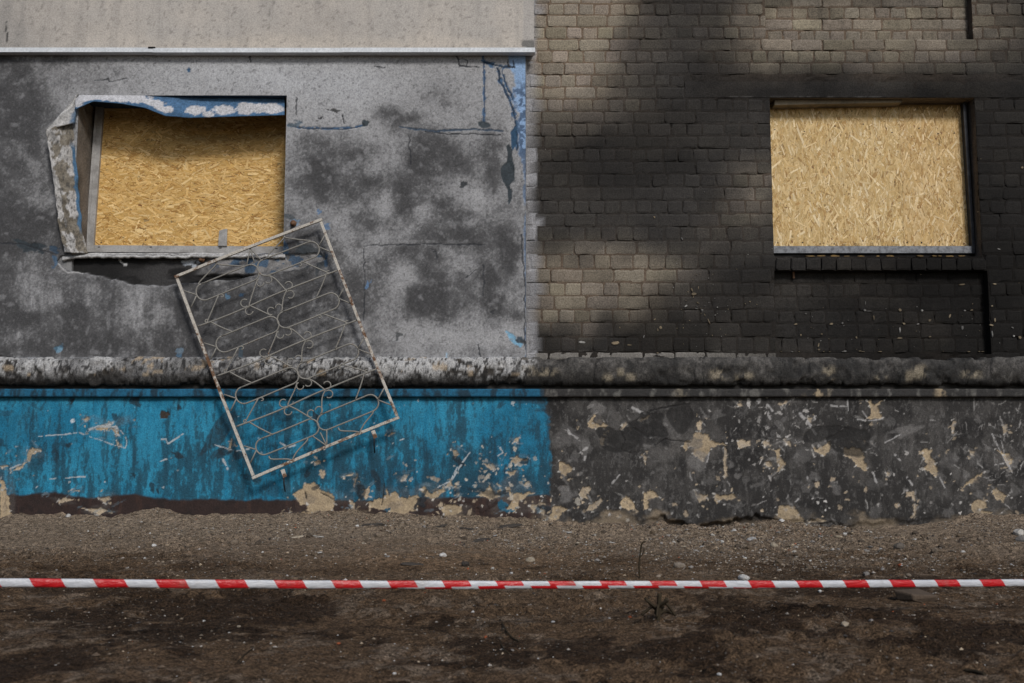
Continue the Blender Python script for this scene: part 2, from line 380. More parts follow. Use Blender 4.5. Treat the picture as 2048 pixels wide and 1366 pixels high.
# sooty right half
blackc = np.array((0.0245, 0.0228, 0.022)); C2 = np.ones_like(cv.C) * blackc
c_s = cv.C.copy(); cv.C[:] = C2
gl = cv.blobs([(1320, 900, 70, 90, .5), (1150, 880, 60, 90, .35), (1230, 850, 60, 60, .4), (1590, 870, 60, 50, .5), (1800, 850, 60, 50, .65), (1960, 950, 90, 60, .5), (1500, 800, 160, 20, .3),
               (1860, 900, 60, 60, .4), (1960, 860, 60, 70, .3), (1400, 930, 90, 40, .35)], .9, 31)
cv.mix(np.clip(gl * sstep(.30, .7, mott * .6 + streak * .4) * 1.5, 0, 1) * .68, (0.120, 0.113, 0.107))
cv.mix(sstep(.55, .7, fbm(X * 5, Z * 5, 4, 77)) * .7, (0.014, 0.013, 0.013))
cv.mix(sstep(.50, .68, streak2 * .65 + mott * .35) * .42, (0.080, 0.075, 0.071)); cv.mix(sstep(.60, .70, fbm(X * 50, Z * 30, 3, 79, .7)) * .35, (0.15, 0.145, 0.14))
cv.C[:] = c_s * (1 - right[..., None]) + cv.C * right[..., None]
# oxblood strip along the foot of the blue paint
zs_ = np.interp(X, [W(a, b, YP)[0] for a, b in ((-300, 985), (20, 990), (110, 985), (180, 996), (270, 988), (340, 998), (600, 1000), (760, 1000), (1100, 990))],
                [W(a, b, YP)[1] for a, b in ((-300, 985), (20, 990), (110, 985), (180, 996), (270, 988), (340, 998), (600, 1000), (760, 1000), (1100, 990))])
ox = sstep(.012, -.012, Z - zs_ + (fbm(X * 12, Z * 12, 3, 71) - .5) * .03) * (1 - right)
cv.mix(ox, np.array((0.030, 0.0185, 0.0165))); cv.mix(ox * sstep(.5, .7, mott) * .6, (0.016, 0.012, 0.012)); cv.mix(ox * sstep(.57, .66, streak) * .4, (0.06, 0.032, 0.024))
# bare plaster at the very foot, ragged
foot = sstep(.11, .02, zt + (fbm(X * 5, Z * 7, 4, 72, .6) - .5) * .30) * sstep(.30, .50, fbm(X * 2.1, Z * 2, 3, 73))
cv.mix(foot * .9, np.array((0.20, 0.158, 0.112))); cv.H += -.006 * foot
# flaked patches: (x, y, rx, ry, rotation)
TAN = np.array((0.335, 0.262, 0.172)); TAN2 = np.array((0.40, 0.325, 0.235))
flake_outlines = [
    [(1365.5,892.0),(1371.1,885.0),(1383.6,880.9),(1387.8,869.7),(1398.9,864.2),(1415.6,869.7),(1419.8,880.9),(1429.5,886.4),(1454.6,887.8),(1435.1,893.4),(1422.6,897.6),(1417.0,908.7),(1407.3,921.2),(1396.1,917.0),(1386.4,905.9),(1392.0,897.6),(1378.1,894.8),(1371.1,903.1)],
    [(1394.8,861.4),(1392.0,850.3),(1398.9,839.1),(1405.9,844.7),(1401.7,858.6)],
    [(1174.9,841.9),(1181.9,837.7),(1190.3,826.6),(1192.5,828.0),(1184.7,843.3),(1200.0,848.9),(1206.9,844.7),(1213.9,850.3),(1209.7,857.2),(1200.0,853.0),(1191.6,858.6),(1180.5,854.4)],
    [(1200.0,878.1),(1204.2,872.5),(1211.1,876.7),(1205.6,892.0),(1201.4,886.4)],
    [(1119.3,922.6),(1137.4,929.5),(1147.1,937.9),(1129.0,951.8),(1117.9,942.1)],
    [(1159.6,978.2),(1165.2,972.7),(1180.5,974.1),(1179.1,982.4),(1172.2,992.2),(1177.7,999.1),(1162.4,996.3),(1159.6,986.6)],
    [(1289.0,908.7),(1294.6,911.5),(1291.8,930.9),(1287.1,922.6)],
    [(1447.6,894.8),(1454.6,900.3),(1454.6,953.2),(1447.6,954.6),(1449.0,922.6)],
    [(1474.1,880.9),(1501.9,880.9),(1503.3,890.6),(1476.8,897.6)],
    [(1244.5,994.9),(1252.9,992.2),(1268.2,1006.1),(1269.5,1020.0),(1240.3,1014.4)],
    [(1287.6,986.6),(1307.1,981.0),(1318.2,994.9),(1296.0,999.1),(1298.8,1017.2),(1287.6,1020.0)],
    [(1387.8,981.0),(1396.1,989.4),(1414.2,990.8),(1415.6,996.3),(1398.9,1004.7),(1393.4,994.9)],
    [(1429.5,986.6),(1443.5,992.2),(1465.7,986.6),(1476.8,996.3),(1437.9,1000.5),(1433.7,1008.8),(1429.5,994.9)],
    [(1179.1,1008.8),(1201.4,997.7),(1204.2,1003.3),(1184.7,1022.8),(1173.6,1022.8)],
    [(1108.2,1011.6),(1123.5,1011.6),(1137.4,1020.0),(1123.5,1028.3),(1112.3,1042.2),(1095.6,1036.7)],
    [(1243.1,850.3),(1251.5,843.3),(1255.6,847.5),(1245.9,860.0)],
    [(1279.3,839.1),(1298.8,829.4),(1300.2,833.6),(1284.9,844.7)],
    [(1528.3,928.2),(1538.1,921.2),(1545.0,933.7),(1532.5,932.3)],
    [(1525.5,883.6),(1535.3,879.5),(1539.4,889.2),(1528.3,893.4)],
    [(1474.1,807.1),(1482.4,805.7),(1485.2,812.7),(1476.8,812.7)],
    [(1731.5,800.1),(1738.2,801.5),(1742.2,809.5),(1756.9,804.2),(1766.3,800.1),(1754.2,810.8),(1759.6,824.2),(1765.7,830.9),(1764.9,838.9),(1740.8,837.6),(1732.8,838.9),(1742.2,829.6),(1738.2,813.5)],
    [(1686.0,897.8),(1711.4,895.1),(1728.8,904.5),(1727.5,920.6),(1736.8,936.6),(1731.5,944.6),(1714.1,931.3),(1703.4,917.9),(1690.0,909.9)],
    [(1843.9,904.5),(1850.5,897.8),(1863.9,899.1),(1862.6,912.5),(1873.3,928.6),(1876.8,950.0),(1872.0,955.3),(1858.6,942.0),(1845.2,939.3),(1855.9,927.2),(1847.9,915.2)],
    [(1548.2,899.1),(1558.9,900.5),(1561.5,912.5),(1572.3,928.6),(1565.6,939.3),(1552.2,944.6),(1556.2,931.3),(1552.2,912.5)],
    [(1529.4,929.9),(1540.1,920.6),(1545.5,929.9),(1537.5,935.3)],
    [(1625.8,891.1),(1636.5,899.1),(1660.6,881.8),(1657.9,905.8),(1644.5,909.9),(1628.4,901.8)],
    [(1560.2,1011.5),(1588.3,1012.9),(1599.0,1030.3),(1612.4,1045.0),(1585.6,1046.3),(1566.9,1041.0),(1554.9,1028.9)],
    [(1941.5,1008.9),(1954.9,998.2),(1973.6,1000.8),(1976.3,1014.2),(1960.3,1019.6),(1984.3,1024.9),(1979.0,1041.0),(1938.9,1038.3),(1949.6,1027.6)],
    [(1984.3,982.1),(1992.4,976.8),(2015.1,990.1),(2003.1,1006.2),(1992.4,995.5)],
    [(1906.7,840.3),(1912.1,841.6),(1909.4,867.0),(1904.1,864.4)],
    [(2005.8,851.0),(2013.8,849.6),(2015.1,861.7),(2008.4,869.7)],
    [(1917.4,979.4),(1938.9,960.7),(1967.0,943.3),(1965.6,950.0),(1938.9,968.7)],
    [(1615.1,834.9),(1624.4,836.3),(1623.1,845.6),(1616.4,843.0)],
    [(1568.2,880.4),(1580.3,881.8),(1581.6,889.8),(1573.6,889.8)],
    [(1992.4,899.1),(2019.1,907.2),(2027.2,923.2),(2013.8,931.3),(2008.4,909.9)],
    [(1938.9,900.5),(1949.6,901.8),(1949.6,912.5),(1942.9,909.9)],
    [(1825.1,984.8),(1831.8,992.8),(1830.5,1002.2),(1825.1,998.2)],
    [(1829.1,1008.9),(1835.8,1008.9),(1830.5,1032.9),(1827.0,1030.3)],
    [(1564.2,808.2),(1576.3,800.1),(1573.6,808.2)],
    [(1772.9,944.6),(1779.6,944.6),(1778.3,952.7),(1772.9,951.3)],
    [(1615.1,1041.0),(1644.5,1038.3),(1655.2,1043.6),(1620.4,1046.3)],
    [(584.6,988.3),(603.8,976.0),(609.2,966.5),(631.1,966.5),(639.3,976.0),(663.9,989.7),(670.7,1006.1),(663.9,1022.5),(650.2,1025.2),(639.3,1017.0),(622.9,1029.3),(612.0,1019.8),(614.7,1008.8),(601.0,1010.2),(595.5,1000.6)],
    [(587.3,1030.7),(609.2,1022.5),(631.1,1029.3),(622.9,1041.7),(592.8,1041.7)],
    [(735.0,1006.1),(751.4,997.9),(767.8,995.2),(776.0,976.0),(778.8,992.4),(792.4,982.9),(797.9,993.8),(817.0,995.2),(836.2,988.3),(840.3,1003.4),(833.4,1019.8),(806.1,1029.3),(778.8,1022.5),(740.5,1015.7)],
    [(718.6,985.6),(729.5,978.8),(739.1,970.6),(739.1,992.4),(732.3,999.3)],
    [(841.7,978.8),(849.9,973.3),(860.8,987.0),(874.5,981.5),(888.1,976.0),(889.5,981.5),(866.3,999.3),(849.9,992.4)],
    [(879.9,1017.0),(890.9,1010.2),(923.7,1010.2),(925.1,1022.5),(912.7,1032.1),(888.1,1032.1)],
    [(967.4,928.2),(983.8,926.8),(990.7,935.0),(987.9,941.8),(975.6,935.0)],
    [(1023.5,915.9),(1035.8,913.1),(1041.3,918.6),(1054.9,914.5),(1053.6,922.7),(1038.5,925.4),(1033.1,930.9),(1024.9,924.1)],
    [(956.5,989.7),(975.6,976.0),(978.4,967.8),(986.6,989.7),(1003.0,978.8),(1000.3,992.4),(981.1,1000.6)],
    [(1013.9,976.0),(1024.9,987.0),(1068.6,985.6),(1041.3,1000.6),(1030.3,1025.2),(1013.9,1019.8),(1024.9,1003.4)],
    [(904.5,898.1),(912.7,899.5),(918.2,909.0),(908.6,915.9)],
    [(800.6,962.4),(808.8,948.7),(817.0,948.7),(811.6,959.6)],
    [(698.1,1000.6),(710.4,1003.4),(709.0,1018.4),(702.2,1014.3)],
    [(1024.9,885.8),(1029.0,877.6),(1038.5,874.8),(1035.8,884.4)],
    [(777.4,872.1),(782.9,863.9),(791.1,865.3)],
    [(627.0,924.1),(639.3,921.3),(640.7,926.8),(631.1,929.5)],
    [(1012.6,945.9),(1034.4,939.1),(1030.3,948.7),(1022.1,952.8)],
    [(1046.7,970.6),(1054.9,962.4),(1059.0,966.5),(1053.6,974.7)],
    [(688.5,952.8),(707.7,945.9),(704.9,951.4)],
    [(709.0,956.9),(714.5,951.4),(711.8,970.6),(707.7,971.9)],
    [(889.5,976.0),(900.4,962.4),(905.9,970.6),(899.1,976.0)],
    [(905.9,974.7),(912.7,970.6),(914.1,977.4)],
    [(1085.0,1003.4),(1091.9,1006.1),(1087.8,1033.4),(1079.6,1022.5)],
    [(1057.7,1011.6),(1074.1,1008.8),(1068.6,1025.2)],
    [(0.0,959.6),(9.2,960.9),(10.5,976.8),(17.1,992.6),(19.8,1024.2),(29.0,1040.0),(0.0,1042.6)],
    [(56.7,900.3),(61.9,895.0),(83.0,896.4),(81.7,903.0),(63.3,908.2),(61.9,921.4),(52.7,921.4)],
    [(23.7,943.8),(39.5,931.9),(55.4,921.4),(47.4,934.6)],
    [(166.1,838.4),(174.0,833.1),(180.5,837.1),(174.0,842.3)],
    [(181.9,858.1),(205.6,850.2),(221.4,843.6),(226.7,850.2),(208.2,859.5),(224.0,858.1),(231.9,854.2),(238.5,868.7),(234.6,871.3),(226.7,860.8)],
    [(233.3,881.9),(238.5,887.1),(234.6,891.1)],
    [(196.4,996.5),(218.8,991.2),(222.7,996.5),(208.2,1007.1)],
    [(168.7,1018.9),(203.0,1016.3),(216.1,1022.9),(195.0,1029.5)],
    [(145.0,980.7),(159.5,979.4),(159.5,983.3)],
    [(116.0,1000.5),(131.8,995.2),(150.2,999.2),(118.6,1007.1)],
    [(0.0,931.9),(14.5,929.3),(15.8,931.9),(2.6,937.2)],
    [(459.9,881.9),(465.2,876.6),(462.6,900.3),(457.3,897.7)]]
flakes = []
for p in flake_outlines:
    ax_ = [q[0] for q in p]; ay_ = [q[1] for q in p]; rx, ry = (max(ax_) - min(ax_)) / 2, (max(ay_) - min(ay_)) / 2
    flakes.append((sum(ax_) / len(p), sum(ay_) / len(p), max(rx, 2), max(ry, 2), 0, rx * ry > 200))
for i, ((a, b, rx, ry, ro, big), p) in enumerate(zip(flakes, flake_outlines)):
    cv.patch(a, b, rx * 1.25, ry * 1.3, (0.14, 0.13, 0.12), 0, ro, .75, 4, .35, i + 300, .22)
    cv.outline(p, TAN * (.9 + .25 * rnd.random()) if big else TAN2 * (.72 + .3 * rnd.random()), -.0075, i + 100)
    if big:
        cv.patch(a + rnd.uniform(-.3, .3) * rx, b + rnd.uniform(-.2, .4) * ry, rx * .3, ry * .25, (0.17, 0.14, 0.11), -.002, ro, .8, 4, .3, i + 500, .5)
    for k in range(0, len(p), 2 if big else 3):           # pale broken rims
        cv.patch(p[k][0] + rnd.uniform(-2, 2), p[k][1] + rnd.uniform(-2, 2), rnd.uniform(1.5, 4), rnd.uniform(1, 2.2), (0.44, 0.42, 0.39), .0015, rnd.uniform(-1, 1), .7, 4, .25, i * 3 + k, .8)
rsat = random.Random(91)
for k in range(10):
    cv.patch(rsat.uniform(680, 1095), rsat.uniform(985, 1032), rsat.uniform(3, 13), rsat.uniform(3, 9), rsat.choice(((0.012, 0.06, 0.10), (0.02, 0.022, 0.026), (0.03, 0.019, 0.017), (0.012, 0.09, 0.15))), .005, rsat.uniform(-1, 1), .9, 4, .12, 700 + k, .95)
for (a, b, rx, ry, ro, big) in flakes:
    for k in range(5 if big else 2):
        an = rsat.uniform(0, 6.28); d_ = rsat.uniform(1.1, 2.3); q_ = rsat.uniform(.7, 2.4)
        cv.patch(a + math.cos(an) * (rx * d_ + 2), b + math.sin(an) * (ry * d_ + 2), q_ * rsat.uniform(.8, 2), q_, TAN2 * rsat.uniform(.6, 1.1), -.004, rsat.uniform(-1, 1), .8, 4, .2, rsat.randrange(999), rsat.uniform(.6, 1))
    for k in range(2):
        cv.patch(a + rsat.gauss(0, rx * 1.3), b + rsat.gauss(0, ry * 1.3), rsat.uniform(4, 12), rsat.uniform(1, 3), (0.26, 0.25, 0.24) if a > 1100 else (0.14, 0.20, 0.24), 0, rsat.uniform(-1.2, 1.2), .9, 4, .5, rsat.randrange(999), rsat.uniform(.25, .6))
def scatter(canvas, n, fpos, size, color, dh, alpha=(.6, 1), amp=.6, seed=1, asp=(.3, 1.2)):
    r = random.Random(seed)
    for i in range(n):
        a, b = fpos(r); s_ = r.uniform(*size) * (1 if r.random() < .8 else 1.8)
        canvas.patch(a, b, s_, s_ * r.uniform(*asp), tuple(np.array(color) * r.uniform(.7, 1.15)), dh, r.uniform(-1.6, 1.6), amp, 4, .18, r.randrange(9999), r.uniform(*alpha))
def foot_pos(r):
    a = r.uniform(600, 2100); return a, 1045 - abs(r.gauss(0, 1)) * 60
scatter(cv, 60, foot_pos, (1.5, 5), (0.36, 0.29, 0.21), -.003, seed=2)
scatter(cv, 60, foot_pos, (1.0, 2.6), (0.50, 0.48, 0.46), -.001, seed=3)
scatter(cv, 40, lambda r: (r.uniform(1110, 2100), r.uniform(800, 1040)), (1.0, 3.2), (0.36, 0.345, 0.33), -.001, (.3, .9), seed=4)
scatter(cv, 90, lambda r: (r.gauss(1580, 70), r.gauss(850, 40)), (1.2, 5), (0.46, 0.44, 0.42), -.001, (.3, .9), seed=5, asp=(.1, .6))
scr_r = random.Random(12)
for k in range(70):
    a = scr_r.choice((scr_r.gauss(1590, 60), scr_r.gauss(1990, 45), scr_r.uniform(1120, 2050), scr_r.gauss(1790, 70))); b = scr_r.uniform(805, 1010); an = scr_r.uniform(-1.4, 1.4); L_ = scr_r.uniform(4, 22)
    cv.line([(a, b), (a + L_ * .5 * math.cos(an) + scr_r.uniform(-2, 2), b + L_ * .5 * math.sin(an)), (a + L_ * math.cos(an), b + L_ * math.sin(an) + scr_r.uniform(-2, 2))], scr_r.uniform(.7, 1.5), (0.30, 0.29, 0.28), 0, 2.5, k + 200, scr_r.uniform(.35, .8), .3)
scatter(cv, 60, lambda r: (r.gauss(1990, 50), r.gauss(880, 50)), (2, 9), (0.30, 0.29, 0.28), 0, (.2, .6), seed=6, asp=(.06, .25))
scatter(cv, 80, lambda r: (r.uniform(1120, 2060), r.uniform(800, 1030)), (3, 16), (0.16, 0.153, 0.148), 0, (.2, .6), seed=8, asp=(.25, 1.2))
scatter(cv, 60, lambda r: (r.uniform(-100, 1095), r.uniform(800, 985)), (.8, 2.4), (0.42, 0.46, 0.48), -.001, (.4, .9), seed=9)
scatter(cv, 90, lambda r: (r.gauss(990, 80), r.gauss(960, 35)), (1, 4), (0.40, 0.37, 0.32), -.002, (.5, 1), seed=10)
scatter(cv, 40, lambda r: (r.uniform(-100, 1090), r.uniform(800, 990)), (3, 9), (0.016, 0.022, 0.028), 0, (.4, .85), seed=11, asp=(1.2, 3.5))
scr = [([(78, 872), (118, 870), (158, 865)], 1.2), ([(158, 865), (190, 877), (235, 892), (250, 896), (254, 885), (250, 872), (242, 862)], 1.0), ([(322, 879), (332, 878), (336, 888), (366, 868)], 1.5), ([(175, 860), (200, 852), (232, 854), (238, 870)], 3.0),
       ([(205, 852), (226, 846)], 3), ([(320, 923), (345, 914)], 1.2), ([(100, 958), (170, 953)], 1), ([(640, 905), (660, 890)], 1.2), ([(560, 885), (574, 893), (570, 897)], 1.4), ([(578, 893), (590, 890)], 1.4), ([(446, 918), (455, 938)], 2),
       ([(905, 958), (925, 925), (940, 905)], 1.6), ([(875, 975), (900, 963), (915, 935)], 1.3), ([(1000, 895), (1006, 905), (995, 912)], 1.4), ([(800, 880), (808, 878)], 1.2), ([(20, 938), (50, 925)], 1.2), ([(430, 890), (470, 902), (500, 898)], 1.2)]
for i, (p, w) in enumerate(scr): cv.line(p, w, (0.40, 0.43, 0.45), .0005, 1.2, i + 5, .9, .25)
scr2 = [([(1135, 860), (1140, 868), (1160, 880)], 1.8), ([(1160, 905), (1175, 895), (1168, 920)], 2.5), ([(1225, 967), (1240, 950)], 1.6), ([(1265, 815), (1290, 828)], 2.5), ([(1600, 828), (1620, 850), (1632, 868)], 3.0), ([(1515, 806), (1520, 800)], 4),
        ([(1535, 810), (1545, 822)], 2.2), ([(1535, 825), (1540, 838)], 2.2), ([(1615, 955), (1618, 970)], 1.6), ([(1590, 1005), (1597, 998)], 1.8), ([(1745, 945), (1753, 965)], 2), ([(1815, 955), (1825, 970)], 2), ([(1770, 885), (1800, 870)], 1.2), ([(1790, 910), (1800, 920)], 2),
        ([(1695, 800), (1696, 822)], 1.2), ([(1660, 811), (1692, 813)], 1.5), ([(1985, 868), (2000, 900), (2020, 940)], 1.2), ([(2000, 870), (2010, 910), (2025, 945)], 1.0), ([(1990, 930), (2030, 922)], 1.2), ([(1715, 838), (1735, 842), (1765, 838)], 1.1), ([(1725, 822), (1735, 836)], 1.1), ([(1418, 905), (1412, 935)], 1.6), ([(1880, 955), (1890, 975)], 1.2)]
for i, (p, w) in enumerate(scr2): cv.line(p, w, (0.36, 0.35, 0.345), .0005, 1.5, i + 50, .85, .2)
for i, p in enumerate([[(1300, 822), (1345, 812), (1380, 808)], [(1240, 862), (1250, 880), (1242, 900), (1262, 905)], [(1310, 890), (1330, 878), (1380, 885)], [(767, 965), (768, 990), (763, 1010)], [(610, 983), (612, 998)], [(640, 985), (668, 1000)]]):
    cv.line(p, 1.3, (0.012, 0.011, 0.011), -.005, 2, i + 90, .9)
cv.patch(330, 830, 8, 8, (0.045, 0.035, 0.03), -.006, 0, .5, 3, .1, 4)
for a, b, k in ((1700, 880, 1), (1660, 870, 2), (1300, 850, 3), (1365, 835, 4), (1240, 880, 5)):
    cv.patch(a, b, rnd.uniform(25, 45), rnd.uniform(18, 30), (0.016, 0.015, 0.0145), -.004, 0, .5, 3, .06, k + 40, .8)
cv.H += (fbm(X * 3, Z * 3, 3, 81) - .5) * .016 + (mott - .5) * .003
# a broken, hollow foot to the right
crack = np.interp(X, [W(a, 1050, YP)[0] for a in (1200, 1290, 1350, 1470, 1540, 1600, 1800, 1900)], [0, .2, 1, 1, .6, .4, .3, 0])
zc = ground_z(X, np.full_like(X, -.07)); hollow = sstep(.055, .015, Z - zc + (fbm(X * 8, Z * 8, 3, 83) - .5) * .06) * crack
cv.H -= hollow * .05; cv.mix(hollow * .8, (0.035, 0.028, 0.022))

plinth = empty('plinth', (0, YP, 0))
tag(plinth, 'flaking plinth under the moulding, blue paint on the left and soot black on the right', 'plinth')
o = place('painted_plaster', cv.mesh('painted_plaster'), M['plinth'], plinth); o['label'] = 'blue and blackened plaster with tan patches where the paint has flaked off'
boxes('core', [(XL, XR, .02, .5, -.3, WZ(779))], M['soot_concrete'], plinth)

# ledge and rounded moulding above: profile sheets running along x
def profile_sheet(name, prof, step_x, painter, mat, parent):
    xs = np.linspace(XL, XR, int((XR - XL) / step_x) + 1); pr = np.array(prof); n = len(pr)
    Xg = np.tile(xs, (n, 1)); Yg = np.tile(pr[:, 0:1], (1, len(xs))); Zg = np.tile(pr[:, 1:2], (1, len(xs)))
    tt = np.tile(np.linspace(0, 1, n)[:, None], (1, len(xs)))
    C, H = painter(Xg, Zg, tt)
    # outward direction of the profile
    d = np.gradient(pr, axis=0); nrm = np.stack([-d[:, 1], d[:, 0]], -1); nrm /= np.linalg.norm(nrm, axis=1)[:, None] + 1e-9
    if nrm[n // 2, 0] > 0: nrm = -nrm
    co = np.stack([Xg, Yg + nrm[:, 0:1] * H, Zg + nrm[:, 1:2] * H], -1)
    return place(name, mesh_np(name, co, grid_faces(n, len(xs)), col=np.clip(C, .004, .9)), mat, parent)
zl0, zl1 = WZ(794, -.085), WZ(777, -.085)
def led(Xg, Zg, tt):
    C = np.zeros(Xg.shape + (3,)); n = fbm(Xg * 20, Zg * 9, 4, 91, .6)
    C[:] = np.array((0.012, 0.10, 0.185)); C += (np.array((0.012, 0.025, 0.036)) - C) * (sstep(.45, .62, n) * .85)[..., None]
    C += (np.array((0.020, 0.15, 0.27)) - C) * (sstep(.60, .72, fbm(Xg * 30, Zg * 4, 3, 92)) * .5)[..., None]
    rr = sstep(-.02, .02, Xg - WX(1085, 785, -.08) + (n - .5) * .08)
    D = np.ones_like(C) * np.array((0.030, 0.0285, 0.028)); D += (np.array((0.13, 0.125, 0.115)) - D) * (sstep(.54, .72, n) * .8)[..., None]
    for c, w, col in ((1630, .09, TAN), (1880, .05, TAN * .8), (1360, .05, (.15, .13, .1))):
        D += (np.asarray(col) - D) * (sstep(.5, .62, n) * np.exp(-((Xg - WX(c, 785, -.08)) / w) ** 2))[..., None]
    C = C * (1 - rr[..., None]) + D * rr[..., None]
    return C, (n - .5) * .006
r_ = [(-.03, zl0 + .002), (-.088, zl0), (-.095, zl0 + .005)] + [(-.097, zl0 + .006 + (zl1 - zl0 - .01) * k / 8) for k in range(1, 8)] + [(-.094, zl1 - .004), (-.03, zl1 + .002)]
profile_sheet('ledge', r_, .012, led, M['plinth'], plinth)
zm0, zm1 = WZ(772, -.11), WZ(716.5, -.0)
def mou(Xg, Zg, tt):
    C = np.zeros(Xg.shape + (3,)); xm = WX(1050, 740, -.1)
    n = fbm(Xg * 9, Zg * 13, 5, 101, .65); n2 = fbm(Xg * 24, Zg * 26, 4, 102, .65); n3 = fbm(Xg * 3, Zg * 3, 3, 103); st = fbm(Xg * 26, Zg * 11, 4, 104)
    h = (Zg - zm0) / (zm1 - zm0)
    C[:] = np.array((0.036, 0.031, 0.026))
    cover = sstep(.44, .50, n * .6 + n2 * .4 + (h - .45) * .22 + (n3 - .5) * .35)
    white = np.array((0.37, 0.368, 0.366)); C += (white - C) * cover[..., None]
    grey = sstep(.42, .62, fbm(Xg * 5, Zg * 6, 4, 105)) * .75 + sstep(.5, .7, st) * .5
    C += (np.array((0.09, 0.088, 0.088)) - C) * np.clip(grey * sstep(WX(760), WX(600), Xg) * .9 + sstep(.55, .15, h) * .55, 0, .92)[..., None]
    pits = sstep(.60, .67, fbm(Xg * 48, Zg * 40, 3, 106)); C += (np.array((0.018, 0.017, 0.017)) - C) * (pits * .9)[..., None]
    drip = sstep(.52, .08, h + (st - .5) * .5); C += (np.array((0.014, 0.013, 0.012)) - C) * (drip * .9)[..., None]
    tn = sstep(.66, .72, fbm(Xg * 9, Zg * 12, 4, 107)); C += (np.array((0.33, 0.26, 0.18)) - C) * (tn * .75 * (h > .3))[..., None]
    D = np.ones_like(C) * np.array((0.038, 0.0355, 0.033)); D += (np.array((0.115, 0.108, 0.10)) - D) * (sstep(.42, .75, n2 * .6 + n * .4 + (h - .6) * .2) * .9)[..., None]
    D += (np.array((0.012, 0.012, 0.012)) - D) * (sstep(.50, .62, fbm(Xg * 4, Zg * 6, 4, 108)) * .6)[..., None]
    for c, cy, w, hh in ((1436, 748, .075, .05), (1475, 757, .05, .03), (1490, 752, .06, .03), (1215, 757, .04, .03), (1260, 755, .04, .03), (1655, 748, .05, .06), (1835, 745, .06, .06), (1815, 755, .03, .05), (1240, 745, .03, .03), (1760, 758, .05, .02), (1940, 750, .08, .03), (1090, 745, .1, .03), (1055, 740, .05, .04)):
        cx, cz = W(c, cy, -.1); m = np.exp(-((Xg - cx) / w) ** 4 - ((Zg - cz) / hh) ** 4) * sstep(.40, .50, n * .6 + n2 * .4)
        D += (np.array((0.24, 0.205, 0.15)) - D) * (m * .85)[..., None]
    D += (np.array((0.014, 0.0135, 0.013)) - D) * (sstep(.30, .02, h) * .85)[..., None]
    rr = sstep(-.06, .06, Xg - xm + (n - .5) * .5)
    C = C * (1 - rr[..., None]) + D * rr[..., None]
    for c in (150, 330, 560, 790, 1045, 1190, 1405, 1560, 1740, 1930):      # cracks across the moulding
        m = sstep(.006, .002, np.abs(Xg - WX(c, 745, -.1) - (fbm(Xg * 0 + c, Zg * 14, 3, 111) - .5) * .12)); C += (np.array((0.012, 0.012, 0.012)) - C) * (m * .85)[..., None]; n3 = n3 - m * .5
    H = cover * (1 - rr) * .003 - pits * .003 * (1 - rr) + (n - .5) * .020 + (n2 - .5) * .008 + (n3 - .5) * .020 - sstep(.60, .66, fbm(Xg * 7, Zg * 7, 3, 109)) * .018 - sstep(.56, .66, fbm(Xg * 18, Zg * 20, 3, 110)) * .009
    return C, H
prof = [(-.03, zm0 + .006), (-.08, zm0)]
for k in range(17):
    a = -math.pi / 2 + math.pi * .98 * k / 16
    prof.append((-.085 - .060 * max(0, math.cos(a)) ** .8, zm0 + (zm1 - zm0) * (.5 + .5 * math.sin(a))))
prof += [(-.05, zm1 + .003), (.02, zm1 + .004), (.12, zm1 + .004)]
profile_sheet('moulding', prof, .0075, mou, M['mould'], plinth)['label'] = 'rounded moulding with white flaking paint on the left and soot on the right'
boxes('moulding_core', [(XL, XR, -.06, .5, WZ(781), zm1 - .02)], M['soot_concrete'], plinth)

# ================================================================== LEFT FACADE: grey rendered cladding with the window opening
YA = -0.065
ox0, ox1 = WX(151, 350, YA), WX(570, 350, YA); oz0, oz1 = WZ(509, YA), WZ(191, YA)
xe = WX(1052, 400, YA); zpb, zpt = WZ(723, YA), WZ(100, YA)
cv = Canvas(XL, xe, zpb, zpt, 0.0072, YA, (ox0, ox1), (oz0, oz1))
X, Z = cv.X, cv.Z
fine = fbm(X * 45, Z * 45, 3, 121, .7); mid = fbm(X * 9, Z * 9, 5, 122, .6); big = fbm(X * 2.2, Z * 2.2, 4, 123); vst = fbm(X * 22, Z * 2.0, 5, 124, .6)
cv.fill((0.325, 0.325, 0.332)); cv.mix(sstep(.4, .7, big) * .5, (0.375, 0.376, 0.385))
cv.mix(np.clip(cv.blobs([(430, 140, 170, 45, .8), (690, 160, 90, 60, .8), (560, 150, 60, 40, .6)]), 0, 1), (0.43, 0.436, 0.452))
